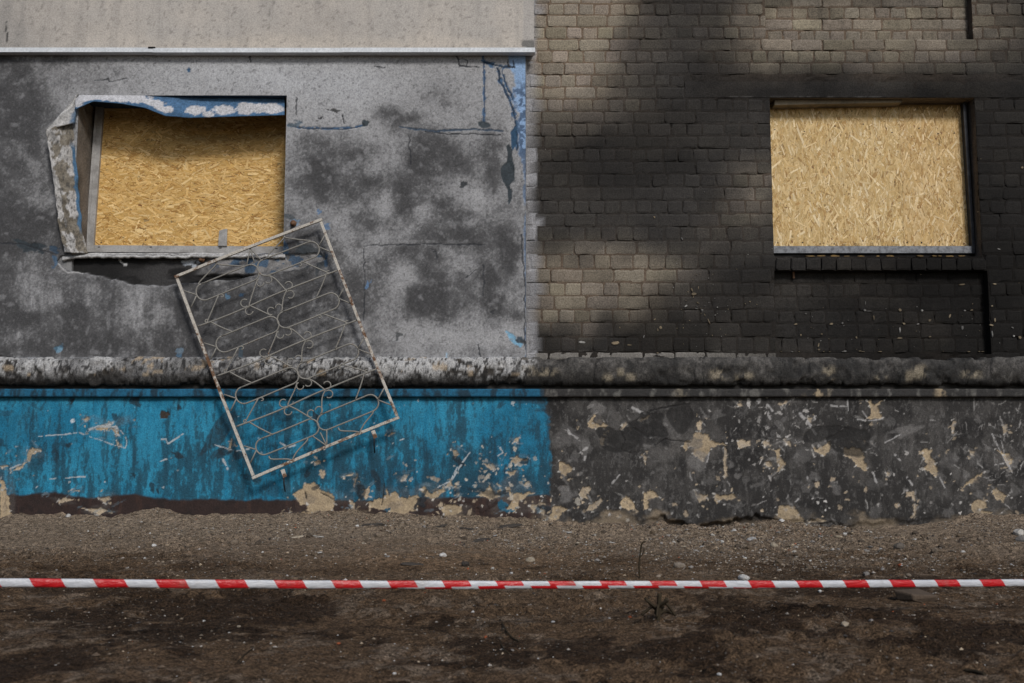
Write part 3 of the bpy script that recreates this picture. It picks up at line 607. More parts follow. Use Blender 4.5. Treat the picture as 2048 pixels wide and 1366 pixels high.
soot = cv.blobs([(0, 240, 70, 120, .55), (55, 230, 55, 60, .5), (0, 480, 110, 60, .55), (110, 455, 70, 40, .45), (10, 120, 120, 40, .35), (180, 145, 110, 35, .30), (120, 330, 60, 60, .12), (-150, 300, 120, 300, .5),
    (636, 352, 30, 34, .75), (645, 380, 40, 22, .5), (735, 368, 34, 30, .6), (671, 292, 40, 22, .5), (724, 303, 34, 20, .5), (809, 236, 34, 22, .6), (780, 226, 26, 18, .3), (838, 312, 34, 40, .7), (882, 305, 34, 36, .65), (926, 332, 32, 30, .5), (812, 372, 22, 34, .7), (815, 415, 24, 26, .6), (876, 411, 26, 20, .5), (923, 423, 34, 24, .55),
    (736, 438, 30, 18, .45), (985, 294, 34, 26, .55), (888, 198, 36, 24, .30), (870, 365, 30, 20, .35), (985, 350, 20, 40, .4), (960, 240, 50, 30, .25), (610, 290, 20, 30, .25), (690, 400, 24, 24, .4),
    (794, 504, 26, 18, .5), (766, 532, 24, 20, .45), (832, 508, 30, 18, .5), (931, 473, 50, 18, .6), (1012, 493, 22, 30, .65), (1021, 517, 16, 34, .5), (832, 600, 22, 18, .5), (854, 614, 28, 20, .6), (887, 627, 34, 22, .7), (942, 600, 36, 24, .6), (990, 611, 26, 24, .6), (1025, 627, 16, 24, .6), (849, 532, 34, 24, .5), (905, 560, 30, 26, .5), (960, 540, 24, 26, .45), (985, 560, 20, 30, .5), (880, 480, 40, 16, .4), (870, 585, 30, 16, .5),
    (747, 335, 26, 24, -.3), (777, 411, 16, 18, -.35), (712, 423, 22, 18, -.3), (853, 423, 16, 14, -.3), (955, 397, 30, 24, -.3), (799, 563, 26, 26, -.35), (928, 541, 18, 16, -.3), (959, 578, 14, 14, -.2), (1007, 535, 10, 18, -.2), (690, 640, 20, 60, -.1), (840, 670, 120, 30, -.25), (980, 680, 60, 24, -.2),
    (640, 610, 90, 70, .40), (540, 620, 90, 70, .45), (470, 640, 70, 60, .5), (600, 690, 120, 22, .35), (700, 590, 40, 50, .25), (590, 510, 36, 40, .45), (640, 520, 34, 40, .4),
    (0, 645, 40, 22, .7), (36, 628, 50, 18, .45), (139, 631, 24, 50, .45), (167, 622, 18, 46, .35), (156, 664, 34, 26, .4), (231, 678, 46, 24, .45), (348, 645, 34, 60, .5), (400, 620, 40, 60, .5), (90, 695, 90, 22, .45), (300, 700, 150, 18, .35), (150, 565, 60, 18, .4), (215, 600, 20, 50, .25), (75, 595, 34, 26, -.3), (172, 585, 12, 20, -.1), (278, 620, 30, 50, -.22), (325, 636, 16, 40, -.2)], .55, 14)
gen = .20 * sstep(WZ(235, YA), WZ(330, YA), Z) + .10 * sstep(WZ(545, YA), WZ(620, YA), Z) * sstep(WX(720), WX(480), X) + .24 * sstep(WX(140), WX(-40), X) + .05  # left-end gradient paints a lens vignette over the real soot
soft = fbm(X * 6.2, Z * 6.2, 5, 125, .55)
soot = (np.maximum(soot, -.2) * 1.30 + gen * 1.45) * (.62 + .70 * sstep(.28, .72, soft)) + (mid - .5) * .40 * sstep(.1, .4, soot + gen)
under = sstep(WX(720), WX(420), X) * sstep(WZ(555, YA), WZ(600, YA), Z)
soot += (vst - .5) * .95 * under
dn = np.clip(soot, 0, 1.3); dn = np.clip(1 - np.exp(-dn * 1.6), 0, .92); fg = fbm(X * 62, Z * 62, 2, 126, .8)
m = np.clip(.68 * dn + .32 * sstep(fg - .30, fg + .30, dn), 0, .96)
cv.mix(m, np.array((0.034, 0.0335, 0.035)))
cv.mix(sstep(.70, .77, fbm(X * 62, Z * 62, 2, 131)) * .45, (0.05, 0.05, 0.052))
cv.mix(sstep(.62, .80, fbm(X * 17, Z * 15, 4, 133)) * sstep(.3, .6, dn) * .35, (0.30, 0.30, 0.31))
cv.H += (big - .5) * .012 + (fine - .5) * .0012
LB = np.array((0.16, 0.30, 0.52)); DB = np.array((0.035, 0.085, 0.155)); SLATE = np.array((0.050, 0.062, 0.072)); CR = np.array((0.025, 0.027, 0.032))
# bare blue undercoat at the upper right corner
xs_ = WX(1030, 200, YA); e = np.interp(Z, [WZ(b, YA) for b in (420, 300, 250, 200, 150, 105)], [WX(a, 250, YA) for a in (1050, 1042, 1036, 1030, 1030, 1012)])
m = sstep(-.012, .012, X - e + (fbm(X * 14, Z * 10, 4, 141) - .5) * .09); cv.H -= m * .004
cv.mix(m, np.array((0.24, 0.36, 0.55))); spk = sstep(.46, .56, fbm(X * 38, Z * 38, 3, 142) + sstep(WZ(190, YA), WZ(280, YA), Z) * .10)
cv.mix(m * spk * sstep(WZ(150, YA), WZ(185, YA), Z) * .85, (0.05, 0.085, 0.15)); cv.mix(m * sstep(WZ(290, YA), WZ(340, YA), Z) * .7, (0.10, 0.12, 0.16))
def crk(pts, w, c=CR, dh=-.003, **k): cv.line(pts, w, c, dh, **k)
crk([(966, 106), (968, 150), (968, 200), (967, 246)], 2.6, LB * .42, -.004, seed=1, broken=.22); crk([(966, 106), (968, 150), (969, 200), (967, 250)], 1.4, (0.035, 0.06, 0.11), -.003, seed=2)
for p, w in (([(968, 122), (985, 130), (1000, 132), (1025, 134)], 5), ([(995, 138), (1000, 160), (1012, 185), (1025, 215), (1032, 250), (1034, 300)], 4), ([(1004, 140), (1012, 170), (1026, 200)], 2.5)):
    crk(p, w * .85, LB * .38, -.004, wob=5, seed=int(w * 3), broken=.2); crk(p, w * .45, (0.02, 0.035, 0.06), -.002, wob=4, seed=int(w * 5))
crk([(907, 105), (916, 118), (918, 130), (930, 133), (960, 134)], 1.5, seed=8); crk([(916, 120), (925, 116), (935, 122), (932, 132), (920, 132)], 1.0, seed=9); crk([(1015, 118), (1016, 132), (1028, 135), (1027, 120)], 1.6, seed=10)
crk([(575, 250), (600, 255), (660, 257), (700, 255), (727, 250), (733, 240)], 2.2, LB * .42, -.004, seed=11, broken=.25); crk([(575, 252), (620, 257), (690, 258), (730, 252)], 1.3, (0.03, 0.045, 0.07), -.004, seed=12)
crk([(800, 254), (830, 258), (870, 262), (900, 260), (960, 259), (1005, 262)], 2.2, (0.05, 0.07, 0.10), -.004, seed=13); crk([(850, 263), (890, 268), (950, 268), (1000, 269)], 1.2, seed=14)
cv.patch(968, 250, 13, 7, SLATE, -.004, 0, .3, 3, .12, 3); cv.patch(731, 246, 6, 7, SLATE, -.003, 0, .4, 3, .12, 4); cv.patch(590, 248, 14, 5, (0.12, 0.15, 0.18), -.003, 0, .7, 4, .12, 5)
cv.patch(1019, 320, 10, 22, SLATE * .8, -.005, 0, .5, 3, .06, 6); cv.patch(1018, 355, 13, 25, SLATE * .8, -.005, 0, .5, 3, .06, 7); cv.patch(1020, 388, 5, 16, SLATE * .8, -.005, 0, .4, 3, .08, 8); cv.patch(1026, 275, 7, 20, DB * .8, -.004, 0, .7, 4, .15, 9)
for i, (a, b, rx, ry, c) in enumerate([(377, 139, 5, 6, DB), (117, 697, 11, 10, (.07, .16, .24)), (120, 699, 5, 5, (.18, .30, .40)), (362, 703, 7, 8, (.14, .20, .26)), (358, 712, 5, 5, (.07, .14, .22)), (457, 592, 6, 6, (.08, .17, .27)), (735, 570, 5, 9, LB * .7),
        (798, 674, 9, 9, (.03, .036, .04)), (893, 712, 4, 7, (.28, .42, .55)), (1022, 672, 12, 4, (.17, .33, .46)), (1032, 686, 12, 4, (.17, .33, .46)), (1040, 680, 12, 6, (.06, .08, .10)), (483, 590, 4, 4, DB), (1046, 684, 8, 4, (.05, .055, .06)), (925, 370, 8, 6, (.05, .055, .06)),
        (482, 705, 5, 14, (.045, .075, .10)), (580, 435, 16, 7, SLATE), (590, 445, 8, 6, (.16, .25, .36)), (655, 450, 8, 9, LB * .6), (637, 424, 5, 5, LB * .55), (590, 520, 26, 26, SLATE * .75), (620, 500, 26, 12, SLATE * .8), (644, 530, 9, 26, SLATE * .7), (652, 520, 3, 10, DB), (572, 500, 8, 20, DB * .8),
        (60, 492, 28, 9, SLATE * .8), (70, 498, 14, 10, SLATE * .7), (108, 520, 7, 14, (.06, .12, .20)), (110, 500, 10, 6, (.03, .06, .10)), (640, 238, 7, 3, (.04, .04, .045)), (672, 222, 14, 4, (.06, .06, .06)), (685, 235, 3, 10, (.05, .05, .055)), (865, 500, 5, 2, CR), (985, 625, 3, 3, CR)]):
    cv.patch(a, b, rx, ry, c, -.003, -.5 if a in (1022, 1032) else rnd.uniform(-.5, .5), .8, 3.5, .16, i + 20, .75 if 100 < a < 1000 and b > 400 else 1.0)
for i, p in enumerate([[(-80, 485), (0, 486), (40, 487), (110, 507)], [(728, 498), (729, 560), (727, 640)], [(730, 492), (800, 489), (880, 488), (970, 489)], [(966, 530), (968, 590)], [(1042, 470), (1050, 560), (1049, 640), (1050, 700)], [(190, 160), (215, 158), (218, 162), (255, 158)], [(958, 690), (962, 718), (975, 722)],
                       [(818, 270), (820, 330)], [(592, 195), (593, 230)], [(11, 45), (15, 80)], [(500, 106), (501, 125)], [(748, 132), (770, 134)], [(932, 556), (950, 540)], [(870, 500), (873, 515)]]):
    crk(p, 1.4, wob=3, seed=i + 60, alpha=.85)
# torn-out hollow under the window: black char on the left, bare grey render on the right
top = np.interp(X, [WX(a, 515, YA) for a in (112, 120, 300, 480, 640, 652)], [WZ(b, YA) for b in (524, 512, 510, 509, 506, 518)])
bot = np.interp(X, [WX(a, 545, YA) for a in (112, 125, 150, 185, 230, 260, 330, 400, 470, 530, 600, 652)], [WZ(b, YA) for b in (526, 536, 545, 550, 560, 570, 573, 566, 560, 548, 538, 520)])
jj = (fbm(X * 16, Z * 16, 4, 151) - .5) * .035
hol = sstep(0, .010, top - Z + jj * .5) * sstep(0, .014, Z - bot + jj) * (X > WX(112, 515, YA)) * (X < WX(652, 515, YA))
cv.mix(hol, np.array((0.0125, 0.012, 0.012)))
cv.mix(hol * sstep(.42, .64, fbm(X * 5, Z * 14, 4, 152)) * sstep(WX(220), WX(330), X) * .7, (0.055, 0.053, 0.053))
bare = hol * sstep(WX(375, 530, YA), WX(440, 530, YA), X + jj * 3) * sstep(WZ(551, YA), WZ(546, YA), Z + jj * .6); cv.mix(bare, np.array((0.24, 0.235, 0.235)))
cv.mix(bare * sstep(.55, .62, fbm(X * 10, Z * 14, 4, 153)) * .9, (0.05, 0.10, 0.17)); cv.mix(bare * sstep(.52, .66, fbm(X * 8, Z * 10, 4, 154)) * .7, (0.09, 0.088, 0.09))
cv.H -= hol * (.055 - bare * .038); lay = hol * sstep(WZ(556, YA), WZ(562, YA), Z) * (X > WX(330)); cv.H += lay * .02
for p in ([(116, 524), (122, 535), (135, 546)], [(135, 546), (150, 543), (165, 547)]): cv.line(p, 1.6, (0.34, 0.34, 0.34), .004, 1.5, 3)
cv.line([(234, 514), (237, 522), (246, 527)], 2.0, (0.42, 0.42, 0.42), .006, .8, 4); cv.patch(246, 527, 4, 3, (0.45, 0.45, 0.45), .006, 0, .3, 3, .2, 5)
for i, (a, b, rx, ry) in enumerate([(372, 522, 12, 9), (395, 518, 8, 6), (385, 530, 6, 4), (410, 512, 8, 5), (470, 505, 10, 5), (520, 512, 14, 5)]): cv.patch(a, b, rx, ry, (0.36, 0.39, 0.43), .003, .3, .7, 4, .15, i + 33)
# cracked pale rim along the lower edge
rim = sstep(WZ(714, YA), WZ(717, YA), Z + jj * .25); cv.H += rim * .006
cv.mix(rim * sstep(.30, .45, fbm(X * 4, Z * 10, 3, 161) + sstep(WX(300), WX(700), X) * .35) * .8, (0.33, 0.34, 0.36))
cv.line([(-200, 716), (0, 714), (80, 722), (150, 718), (230, 720), (270, 716), (330, 720), (460, 718), (600, 721), (740, 722), (830, 718), (890, 722), (960, 722), (1050, 721)], 1.5, (0.02, 0.02, 0.022), -.008, 3, 7)
keep = cv.keep_outside(ox0, ox1, oz0, oz1)
facade = empty('rendered_cladding', (0, YA, 0))
tag(facade, 'sooty grey rendered cladding with a torn window opening and peeling blue undercoat', 'wall')
place('render_face', cv.mesh('render_face', keep), M['render'], facade)
BK = .02
boxes('insulation_core', [(XL, ox0 - .006, YA + BK, .32, zpb + .004, zpt), (ox1 + .006, xe - .003, YA + BK, .32, zpb + .004, zpt), (ox0 - .004, ox1 + .004, YA + BK, .32, oz1 + .006, zpt), (ox0 - .004, ox1 + .004, YA + .062, .32, zpb + .004, oz0 - .006)], M['core'], facade)
boxes('edge_strip', [(xe - .002, xe + .004, YA + .001, .0, zpb + .006, zpt - .01)], M['core'], facade)
# window reveal of the left opening: four plastered faces
def reveal(name, x0, x1, z0, z1, y0, y1, parent, cL, cT, cR, cB, skip=()):
    def face(nm, p00, p10, p11, p01, c, seed):
        nu, nv = 16, 40; p00, p10, p11, p01 = map(np.array, (p00, p10, p11, p01))
        u, v = np.meshgrid(np.linspace(0, 1, nu), np.linspace(0, 1, nv)); u3, v3 = u[..., None], v[..., None]
        co = (p00 * (1 - u3) + p10 * u3) * (1 - v3) + (p01 * (1 - u3) + p11 * u3) * v3
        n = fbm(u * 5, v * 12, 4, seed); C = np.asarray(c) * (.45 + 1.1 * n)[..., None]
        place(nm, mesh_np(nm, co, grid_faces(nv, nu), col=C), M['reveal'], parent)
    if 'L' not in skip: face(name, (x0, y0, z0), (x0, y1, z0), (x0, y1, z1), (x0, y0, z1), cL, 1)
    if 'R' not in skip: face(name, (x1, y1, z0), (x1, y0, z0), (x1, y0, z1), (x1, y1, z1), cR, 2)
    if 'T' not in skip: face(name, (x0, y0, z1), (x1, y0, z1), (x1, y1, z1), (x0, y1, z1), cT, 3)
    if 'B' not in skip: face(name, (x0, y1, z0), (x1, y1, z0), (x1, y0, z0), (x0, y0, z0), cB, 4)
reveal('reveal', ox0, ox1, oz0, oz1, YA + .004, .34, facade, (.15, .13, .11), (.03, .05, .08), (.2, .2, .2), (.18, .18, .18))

# torn layers round the opening (thin bent sheets with thickness)
def sheet(name, fpos, fcol, nu, nv, mat, parent, thick=.008):
    u, v = np.meshgrid(np.linspace(0, 1, nu), np.linspace(0, 1, nv))
    co = np.array([[fpos(a, b) for a in np.linspace(0, 1, nu)] for b in np.linspace(0, 1, nv)])
    C = fcol(u, v); o = place(name, mesh_np(name, co, grid_faces(nv, nu)[:, ::-1], col=C), mat, parent)
    md = o.modifiers.new('thickness', 'SOLIDIFY'); md.thickness = thick; md.offset = -1
    return o
def lerp_pts(t, pts):
    ts = [p[0] for p in pts]; return [float(np.interp(t, ts, [p[k] for p in pts])) for k in range(1, len(pts[0]))]
def n1(a, b, s): return mnoise.noise(Vector((a, b, s)))
# hanging strip across the top
def top_pos(u, v):
    px = 150 + u * 419
    pt = lerp_pts(px, [(150, 190), (240, 190.5), (300, 191), (569, 192)])[0]
    pb = lerp_pts(px, [(150, 219), (172, 209), (186, 203), (240, 207), (290, 216), (330, 232), (380, 235.5), (430, 234), (500, 232), (569, 230)])[0]
    yt, yb = lerp_pts(px, [(150, YA - .012, YA - .060), (280, YA - .006, YA - .050), (400, YA + .05, YA + .005), (569, YA + .07, YA + .03)])
    y = yt + (yb - yt) * v - .016 * math.sin(v * 3.1) * (u < .5) + .006 * n1(u * 9, v * 2, 2)
    return W3(px, pt + (pb - pt) * v, y)
def top_col(u, v):
    px = 150 + u * 419; C = np.ones(u.shape + (3,)) * np.array((0.060, 0.130, 0.235)); n = fbm(u * 40, v * 5, 4, 171)
    C *= (.75 + .5 * n)[..., None]
    wht = np.array((0.46, 0.46, 0.48)); m = np.zeros(u.shape)
    for cx, cv_, rx, rv in ((225, .25, 75, .55), (160, .2, 20, .7), (300, .45, 32, .22), (325, .68, 22, .18), (391, .66, 20, .20), (417, .86, 13, .14), (449, .68, 23, .24), (492, .62, 18, .30), (515, .60, 14, .24), (545, .64, 24, .26)):
        r = np.sqrt(((px - cx) / rx) ** 2 + ((v - cv_) / rv) ** 2) + (fbm(u * 70, v * 8, 3, 172) - .5) * .7
        m = np.maximum(m, sstep(1.08, .92, r))
    C += (wht * (.8 + .35 * n)[..., None] - C) * m[..., None]
    C += (np.array((0.03, 0.05, 0.085)) - C) * (sstep(.3, .0, v) * (px > 290) * .6)[..., None]  # shadow along the strip's upper edge, put into its colour
    return C
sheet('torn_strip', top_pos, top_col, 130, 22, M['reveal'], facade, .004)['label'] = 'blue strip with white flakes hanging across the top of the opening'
# bent-out strip down the left side
def side_pos(u, v):
    xo, yo = lerp_pts(v, [(0, 92, 259), (.14, 97, 292), (.45, 108, 372), (.8, 118, 455), (1, 128, 505)])
    xi, yi = lerp_pts(v, [(0, 147, 241), (.14, 150, 285), (.45, 157, 372), (.8, 165, 462), (1, 176, 507)])
    d0 = lerp_pts(v, [(0, YA - .150), (.15, YA - .13), (.5, YA - .10), (1, YA - .03)])[0]
    y = d0 + (YA + .004 - d0) * u - .026 * math.sin(u * 3.1) + .030 * n1(u * 2.2, v * 6, 4) + .012 * n1(u * 5, v * 17, 6)
    return W3(xo + (xi - xo) * u + 2.5 * n1(v * 14, u * 1.5, 7), yo + (yi - yo) * u, y)
def side_col(u, v):
    n = fbm(u * 2.6, v * 9, 4, 181, .6); n2 = fbm(u * 12, v * 44, 4, 182, .6)
    C = np.ones(u.shape + (3,)) * np.array((0.40, 0.39, 0.38)); C += (np.array((0.175, 0.155, 0.125)) - C) * sstep(.50, .545, n)[..., None]
    C += (np.array((0.07, 0.065, 0.06)) - C) * (sstep(.56, .66, n2) * .75)[..., None]
    C += (np.array((0.03, 0.03, 0.03)) - C) * (sstep(.04, .0, abs(n - .523)) * .0)[..., None]
    b = sstep(.83, .88, u + (n2 - .5) * .14) * sstep(.12, .2, v) * sstep(.85, .75, v); C += (np.array((0.06, 0.13, 0.22)) - C) * b[..., None]
    return C
sheet('bent_strip', side_pos, side_col, 34, 90, M['reveal'], facade, .012)['label'] = 'cracked white strip bent outwards down the left side of the opening'
def cor_pos(u, v):
    a = np.array(W3(156, 188, YA - .030)); b = np.array(W3(90, 262, YA - .155)); c = np.array(W3(151, 247, YA - .030))
    p = a + (b - a) * v + (c - b) * u * v
    return tuple(p + np.array((0, -.022 * math.sin(u * 3.1) * v + .014 * n1(u * 3, v * 4, 8), .006 * n1(v * 6, u, 2))))
def cor_col(u, v):
    n = fbm(u * 4, v * 6, 4, 191); C = np.ones(u.shape + (3,)) * np.array((0.40, 0.395, 0.39)) * (.55 + .8 * n)[..., None]; C += (np.array((0.10, 0.095, 0.09)) - C) * (sstep(.10, .04, u) * .8)[..., None]  # dark line down the left edge is a shadow, painted on
    C += (np.array((0.07, 0.14, 0.24)) - C) * (sstep(.78, .9, u + (n - .5) * .3) * .9)[..., None]; return C
sheet('bent_corner', cor_pos, cor_col, 14, 18, M['reveal'], facade, .010)
# ragged pale sill edge
def sill_pos(u, v):
    px = 124 + u * 446; up = 506 + 2.0 * n1(u * 9, 3, 0) + (6 if px < 150 else 0) * (150 - px) / 26; lo = up + 7 + 2.6 * n1(u * 30, 1, 5) + 1.5 * n1(u * 80, 6, 5)
    return W3(px, up + (lo - up) * v, YA - .012 + .03 * (1 - v) + .006 * n1(u * 25, v, 9))
def sill_col(u, v):
    n = fbm(u * 60, v * 3, 4, 195); return np.array((0.42, 0.415, 0.41)) * (.45 + .95 * n)[..., None]
sheet('broken_sill', sill_pos, sill_col, 160, 5, M['reveal'], facade, .02)

# left window frame
YW = .25
def strip(pa, pb, w, y):            # a bar between two photo points at depth y, width in px
    a = np.array(W(*pa, y)); b = np.array(W(*pb, y)); d = (b - a) / np.linalg.norm(b - a); n = np.array((-d[1], d[0])) * w / PX / 2
    return [tuple(a - n), tuple(b - n), tuple(b + n), tuple(a + n)]
def ccw(p):
    s = sum(p[i][0] * p[(i + 1) % len(p)][1] - p[(i + 1) % len(p)][0] * p[i][1] for i in range(len(p))); return p if s > 0 else p[::-1]
def bar(name, pa, pb, w, y0, y1, mat, parent, bev=.003):
    o = prism(name, ccw(strip(pa, pb, w, y0)), y0, y1, mat, parent)
    m = o.modifiers.new('bevel', 'BEVEL'); m.width = bev; m.segments = 2; return o
fr = empty('window_frame', (W(180, 497, YW)[0], YW, W(180, 497, YW)[1]))
tag(fr, 'dirty white frame of the left boarded window inside the torn opening', 'window frame')
st_ = bar('stile', (200, 196), (178, 503), 15, YW - .02, YW + .09, M['white_frame'], fr)
bar('bead', (194.5, 196), (172, 503), 4, YW - .032, YW - .02, M['white_frame'], st_)
rail = bar('bottom_rail', (172, 497), (600, 500), 13, YW - .03, YW + .09, M['white_frame'], fr)
boxes('rail_groove', [(W(176, 505, YW)[0], W(600, 505, YW)[0], YW - .012, YW + .05, WZ(507.5, YW), WZ(504.6, YW))], M['black'], rail)
for a, b in ((198, 494), (302, 494), (441, 496), (553, 497)):
    x, z = W(a, b, YW - .03); boxes('drain_slot', [(x - .010, x + .010, YW - .0325, YW - .028, z - .003, z + .003)], M['black'], rail)
prism('clip', ccw([W(a, b, YW - .035) for a, b in ((437, 492), (454, 492), (455, 458), (447, 459), (439, 462))]), YW - .045, YW - .034, M['white_frame'], rail)

# strand boards
def strand_board(name, x0, x1, z0, z1, y, main, seed, tone, label, stain=None):
    r = np.random.RandomState(seed); ob = empty(name, ((x0 + x1) / 2, y, z0))
    tag(ob, label, 'board')
    boxes('panel', [(x0, x1, y, y + .012, z0, z1)], M['board_core'], ob)
    area = (x1 - x0) * (z1 - z0); n = int(area * 4600)
    L = np.clip(r.lognormal(math.log(.070), .55, n), .014, .20); wd = np.clip(r.lognormal(math.log(.0145), .65, n), .003, .046)
    order = np.argsort(-L * wd * r.lognormal(0, .8, n)); L, wd = L[order], wd[order]
    nb = n // 14; L[-nb:] = r.uniform(.05, .13, nb); wd[-nb:] = r.uniform(.009, .026, nb); L[-nb * 2:-nb] = r.uniform(.02, .07, nb); wd[-nb * 2:-nb] = r.uniform(.0025, .006, nb)
    an = main + r.normal(0, .45, n); rev = r.rand(n) < .12; an[rev] = r.uniform(0, math.pi, rev.sum())
    hx = L / 2 * np.abs(np.cos(an)) + wd / 2; hz = L / 2 * np.abs(np.sin(an)) + wd / 2
    cx = x0 - .3 * hx + r.rand(n) * (x1 - x0 + .6 * hx); cz = z0 + hz + r.rand(n) * (z1 - z0 - 2 * hz)
    ca, sa = np.cos(an), np.sin(an); dep = y - .0004 - .0024 * np.arange(n) / n - r.rand(n) * .0006
    co = np.zeros((n, 4, 3))
    for k, (a, b) in enumerate(((-1, -1), (1, -1), (1, 1), (-1, 1))):
        ll = L / 2 * a * r.uniform(.8, 1.0, n); ww = wd / 2 * b * r.uniform(.45, 1.0, n)
        co[:, k, 0] = np.clip(cx + ll * ca - ww * sa, x0, x1); co[:, k, 2] = cz + ll * sa + ww * ca; co[:, k, 1] = dep - r.rand(n) * .0005
    pal = np.array([(0.50, 0.345, 0.135), (0.57, 0.41, 0.185), (0.44, 0.285, 0.10), (0.64, 0.48, 0.24), (0.36, 0.215, 0.07), (0.52, 0.35, 0.14), (0.20, 0.105, 0.04), (0.70, 0.56, 0.32)]) * np.array(tone)
    ci = r.choice(8, n, p=(.21, .20, .17, .13, .12, .08, .04, .05)); big = L * wd > .0007; ci[big & (ci == 6)] = 0
    ci[-nb:] = r.choice((3, 1, 1, 0, 5, 7), nb); ci[-nb * 2:-nb] = r.choice((6, 4, 7), nb); c = pal[ci] * r.uniform(.86, 1.12, (n, 1))
    c = np.repeat(c[:, None, :], 4, 1)
    if stain is not None:
        m = stain(co[..., 0], co[..., 2])[..., None]; c = c + (np.array((0.075, 0.05, 0.02)) - c) * m
    place('strand_face', mesh_np('strand_face', co, np.arange(n * 4).reshape(-1, 4), col=c.reshape(-1, 3), smooth=False), M['osb'], ob)['kind'] = 'stuff'
    for k in range(10):
        e = k % 5; sx_ = x0 + (x1 - x0) * (.06 + .22 * e) + r.uniform(-.03, .03); sz_ = (z0 + .05 + r.uniform(0, .03)) if k < 5 else (z1 - .22 + r.uniform(-.05, .05))
        if x0 + .02 < sx_ < x1 - .02: tube('screw', [(sx_, y + .002, sz_), (sx_, y - .0052, sz_)], .0055, M['black_metal'], ob, 8)
    return ob
YB1 = .27
def smoke(x, z):
    n = fbm(x * 4, z * 9, 4, 201); zz = WZ(272, YB1)
    a = np.exp(-((z - zz - (n - .5) * .10) / .05) ** 2) * sstep(W(300, 270, YB1)[0], W(400, 270, YB1)[0], x) * .55
    return np.clip(a + sstep(WZ(285, YB1), WZ(230, YB1), z + (n - .5) * .12) * .15, 0, .6)  # stain band, plus shade under the opening's top painted into the strands
strand_board('strand_board', W(188, 350, YB1)[0] - .02, W(600, 350, YB1)[0], WZ(498, YB1), WZ(180, YB1), YB1, 0.0, 3, (1.10, .98, .80), 'yellow strand board behind the torn opening on the left, smoke-stained and shade-painted along its top', smoke)
YB2 = .175
xsm = W(1803, 350, YB2)[0]
strand_board('strand_board', W(1530, 350, YB2)[0], xsm - .0003, WZ(500, YB2), WZ(207, YB2), YB2, math.pi / 2, 5, (1.06, 1.06, 1.12), 'wide pale strand board filling most of the window in the brick wall')
strand_board('strand_board', xsm + .0003, W(1946, 350, YB2)[0], WZ(500, YB2), WZ(209, YB2), YB2, math.pi / 2, 9, (1.02, .99, 1.02), 'narrow strand board beside the black strip at the right of the brick window')

# ================================================================== UPPER CLADDING (beige) with its drip strip
YU = -0.125
zu0 = WZ(98, YU); xu = WX(1068, 60, YU)
cv = Canvas(XL, xu, zu0, ZTOP, 0.014, YU)
X, Z = cv.X, cv.Z; n = fbm(X * 3, Z * 3, 4, 211); f2 = fbm(X * 40, Z * 40, 3, 212)
cv.fill((0.455, 0.418, 0.378)); cv.mix(sstep(.35, .7, n) * .6, (0.40, 0.378, 0.352)); cv.mix(sstep(WZ(60, YU), WZ(92, YU), Z + (n - .5) * .2) * .5 * sstep(WX(20), WX(500), X), (0.55, 0.49, 0.42))
cv.mix(sstep(.5, .8, fbm(X * 18, Z * 1.5, 4, 214)) * .25, (0.2, 0.19, 0.18)); cv.mix(sstep(.68, .75, f2) * .4, (0.12, 0.11, 0.10))
cv.mix(np.clip(cv.blobs([(-40, 60, 160, 120, .7), (640, 50, 90, 40, .3)]), 0, 1) * .6, (0.15, 0.145, 0.14))  # left blob paints a vignette-dark corner over the sooty render
cv.mix((X > WX(1047, 60, YU)) * 1.0, (0.40, 0.375, 0.35)); cv.patch(1060, 88, 16, 9, (0.17, 0.165, 0.155), -.002, 0, .3, 3, .1, 2)
cv.line([(12, 45), (15, 85)], 1.2, (0.03, 0.03, 0.03), -.002, 2, 3); cv.H += (n - .5) * .012
upper = empty('upper_cladding', (0, YU, zu0)); tag(upper, 'smooth beige rendered cladding above the white drip strip', 'wall')
place('render_face', cv.mesh('render_face'), M['beige'], upper)
boxes('insulation_core', [(XL, xu - .002, YU + .015, .32, zu0 - .006, ZTOP)], M['core'], upper)
zs0, zs1 = WZ(104.5, YU - .02), WZ(95.5, YU - .02)
xj = WX(312, 100, YU); xk = WX(690, 100, YU); xq = WX(1070, 100, YU)
for a, b, dz, dy in ((XL, xj, .004, 0), (xj - .02, xk, 0, -.003), (xk - .02, xq, .001, -.006)):
    o = boxes('drip_strip', [(a, b, YU - .016 + dy, YU - .012 + dy, zs0 + dz, zs1 + dz), (a, b, YU - .012 + dy, YU + .06, zs0 + dz + .001, zs0 + dz + .004)], M['drip'], upper)
boxes('clip', [(WX(298, 96, YU), WX(312, 96, YU), YU - .024, YU - .005, zs1 - .002, zs1 + .008)], M['black'], upper)

# ================================================================== BRICK WALL
zb0 = WZ(706)                                   # top of the moulding
wx0, wx1, wz0, wz1 = WX(1545), WX(1957, 350), WZ(513), WZ(195)
rx0, rx1, rz0 = WX(1531, 40), WX(1945, 40), WZ(79)
sx0, sx1, sz0, sz1 = WX(1551, 620), WX(1979, 620), WZ(708), WZ(541)
lx0, lz0, lz1 = WX(1370, 180), WZ(194.5), WZ(163)
REC = .078
xw0 = WX(1046)
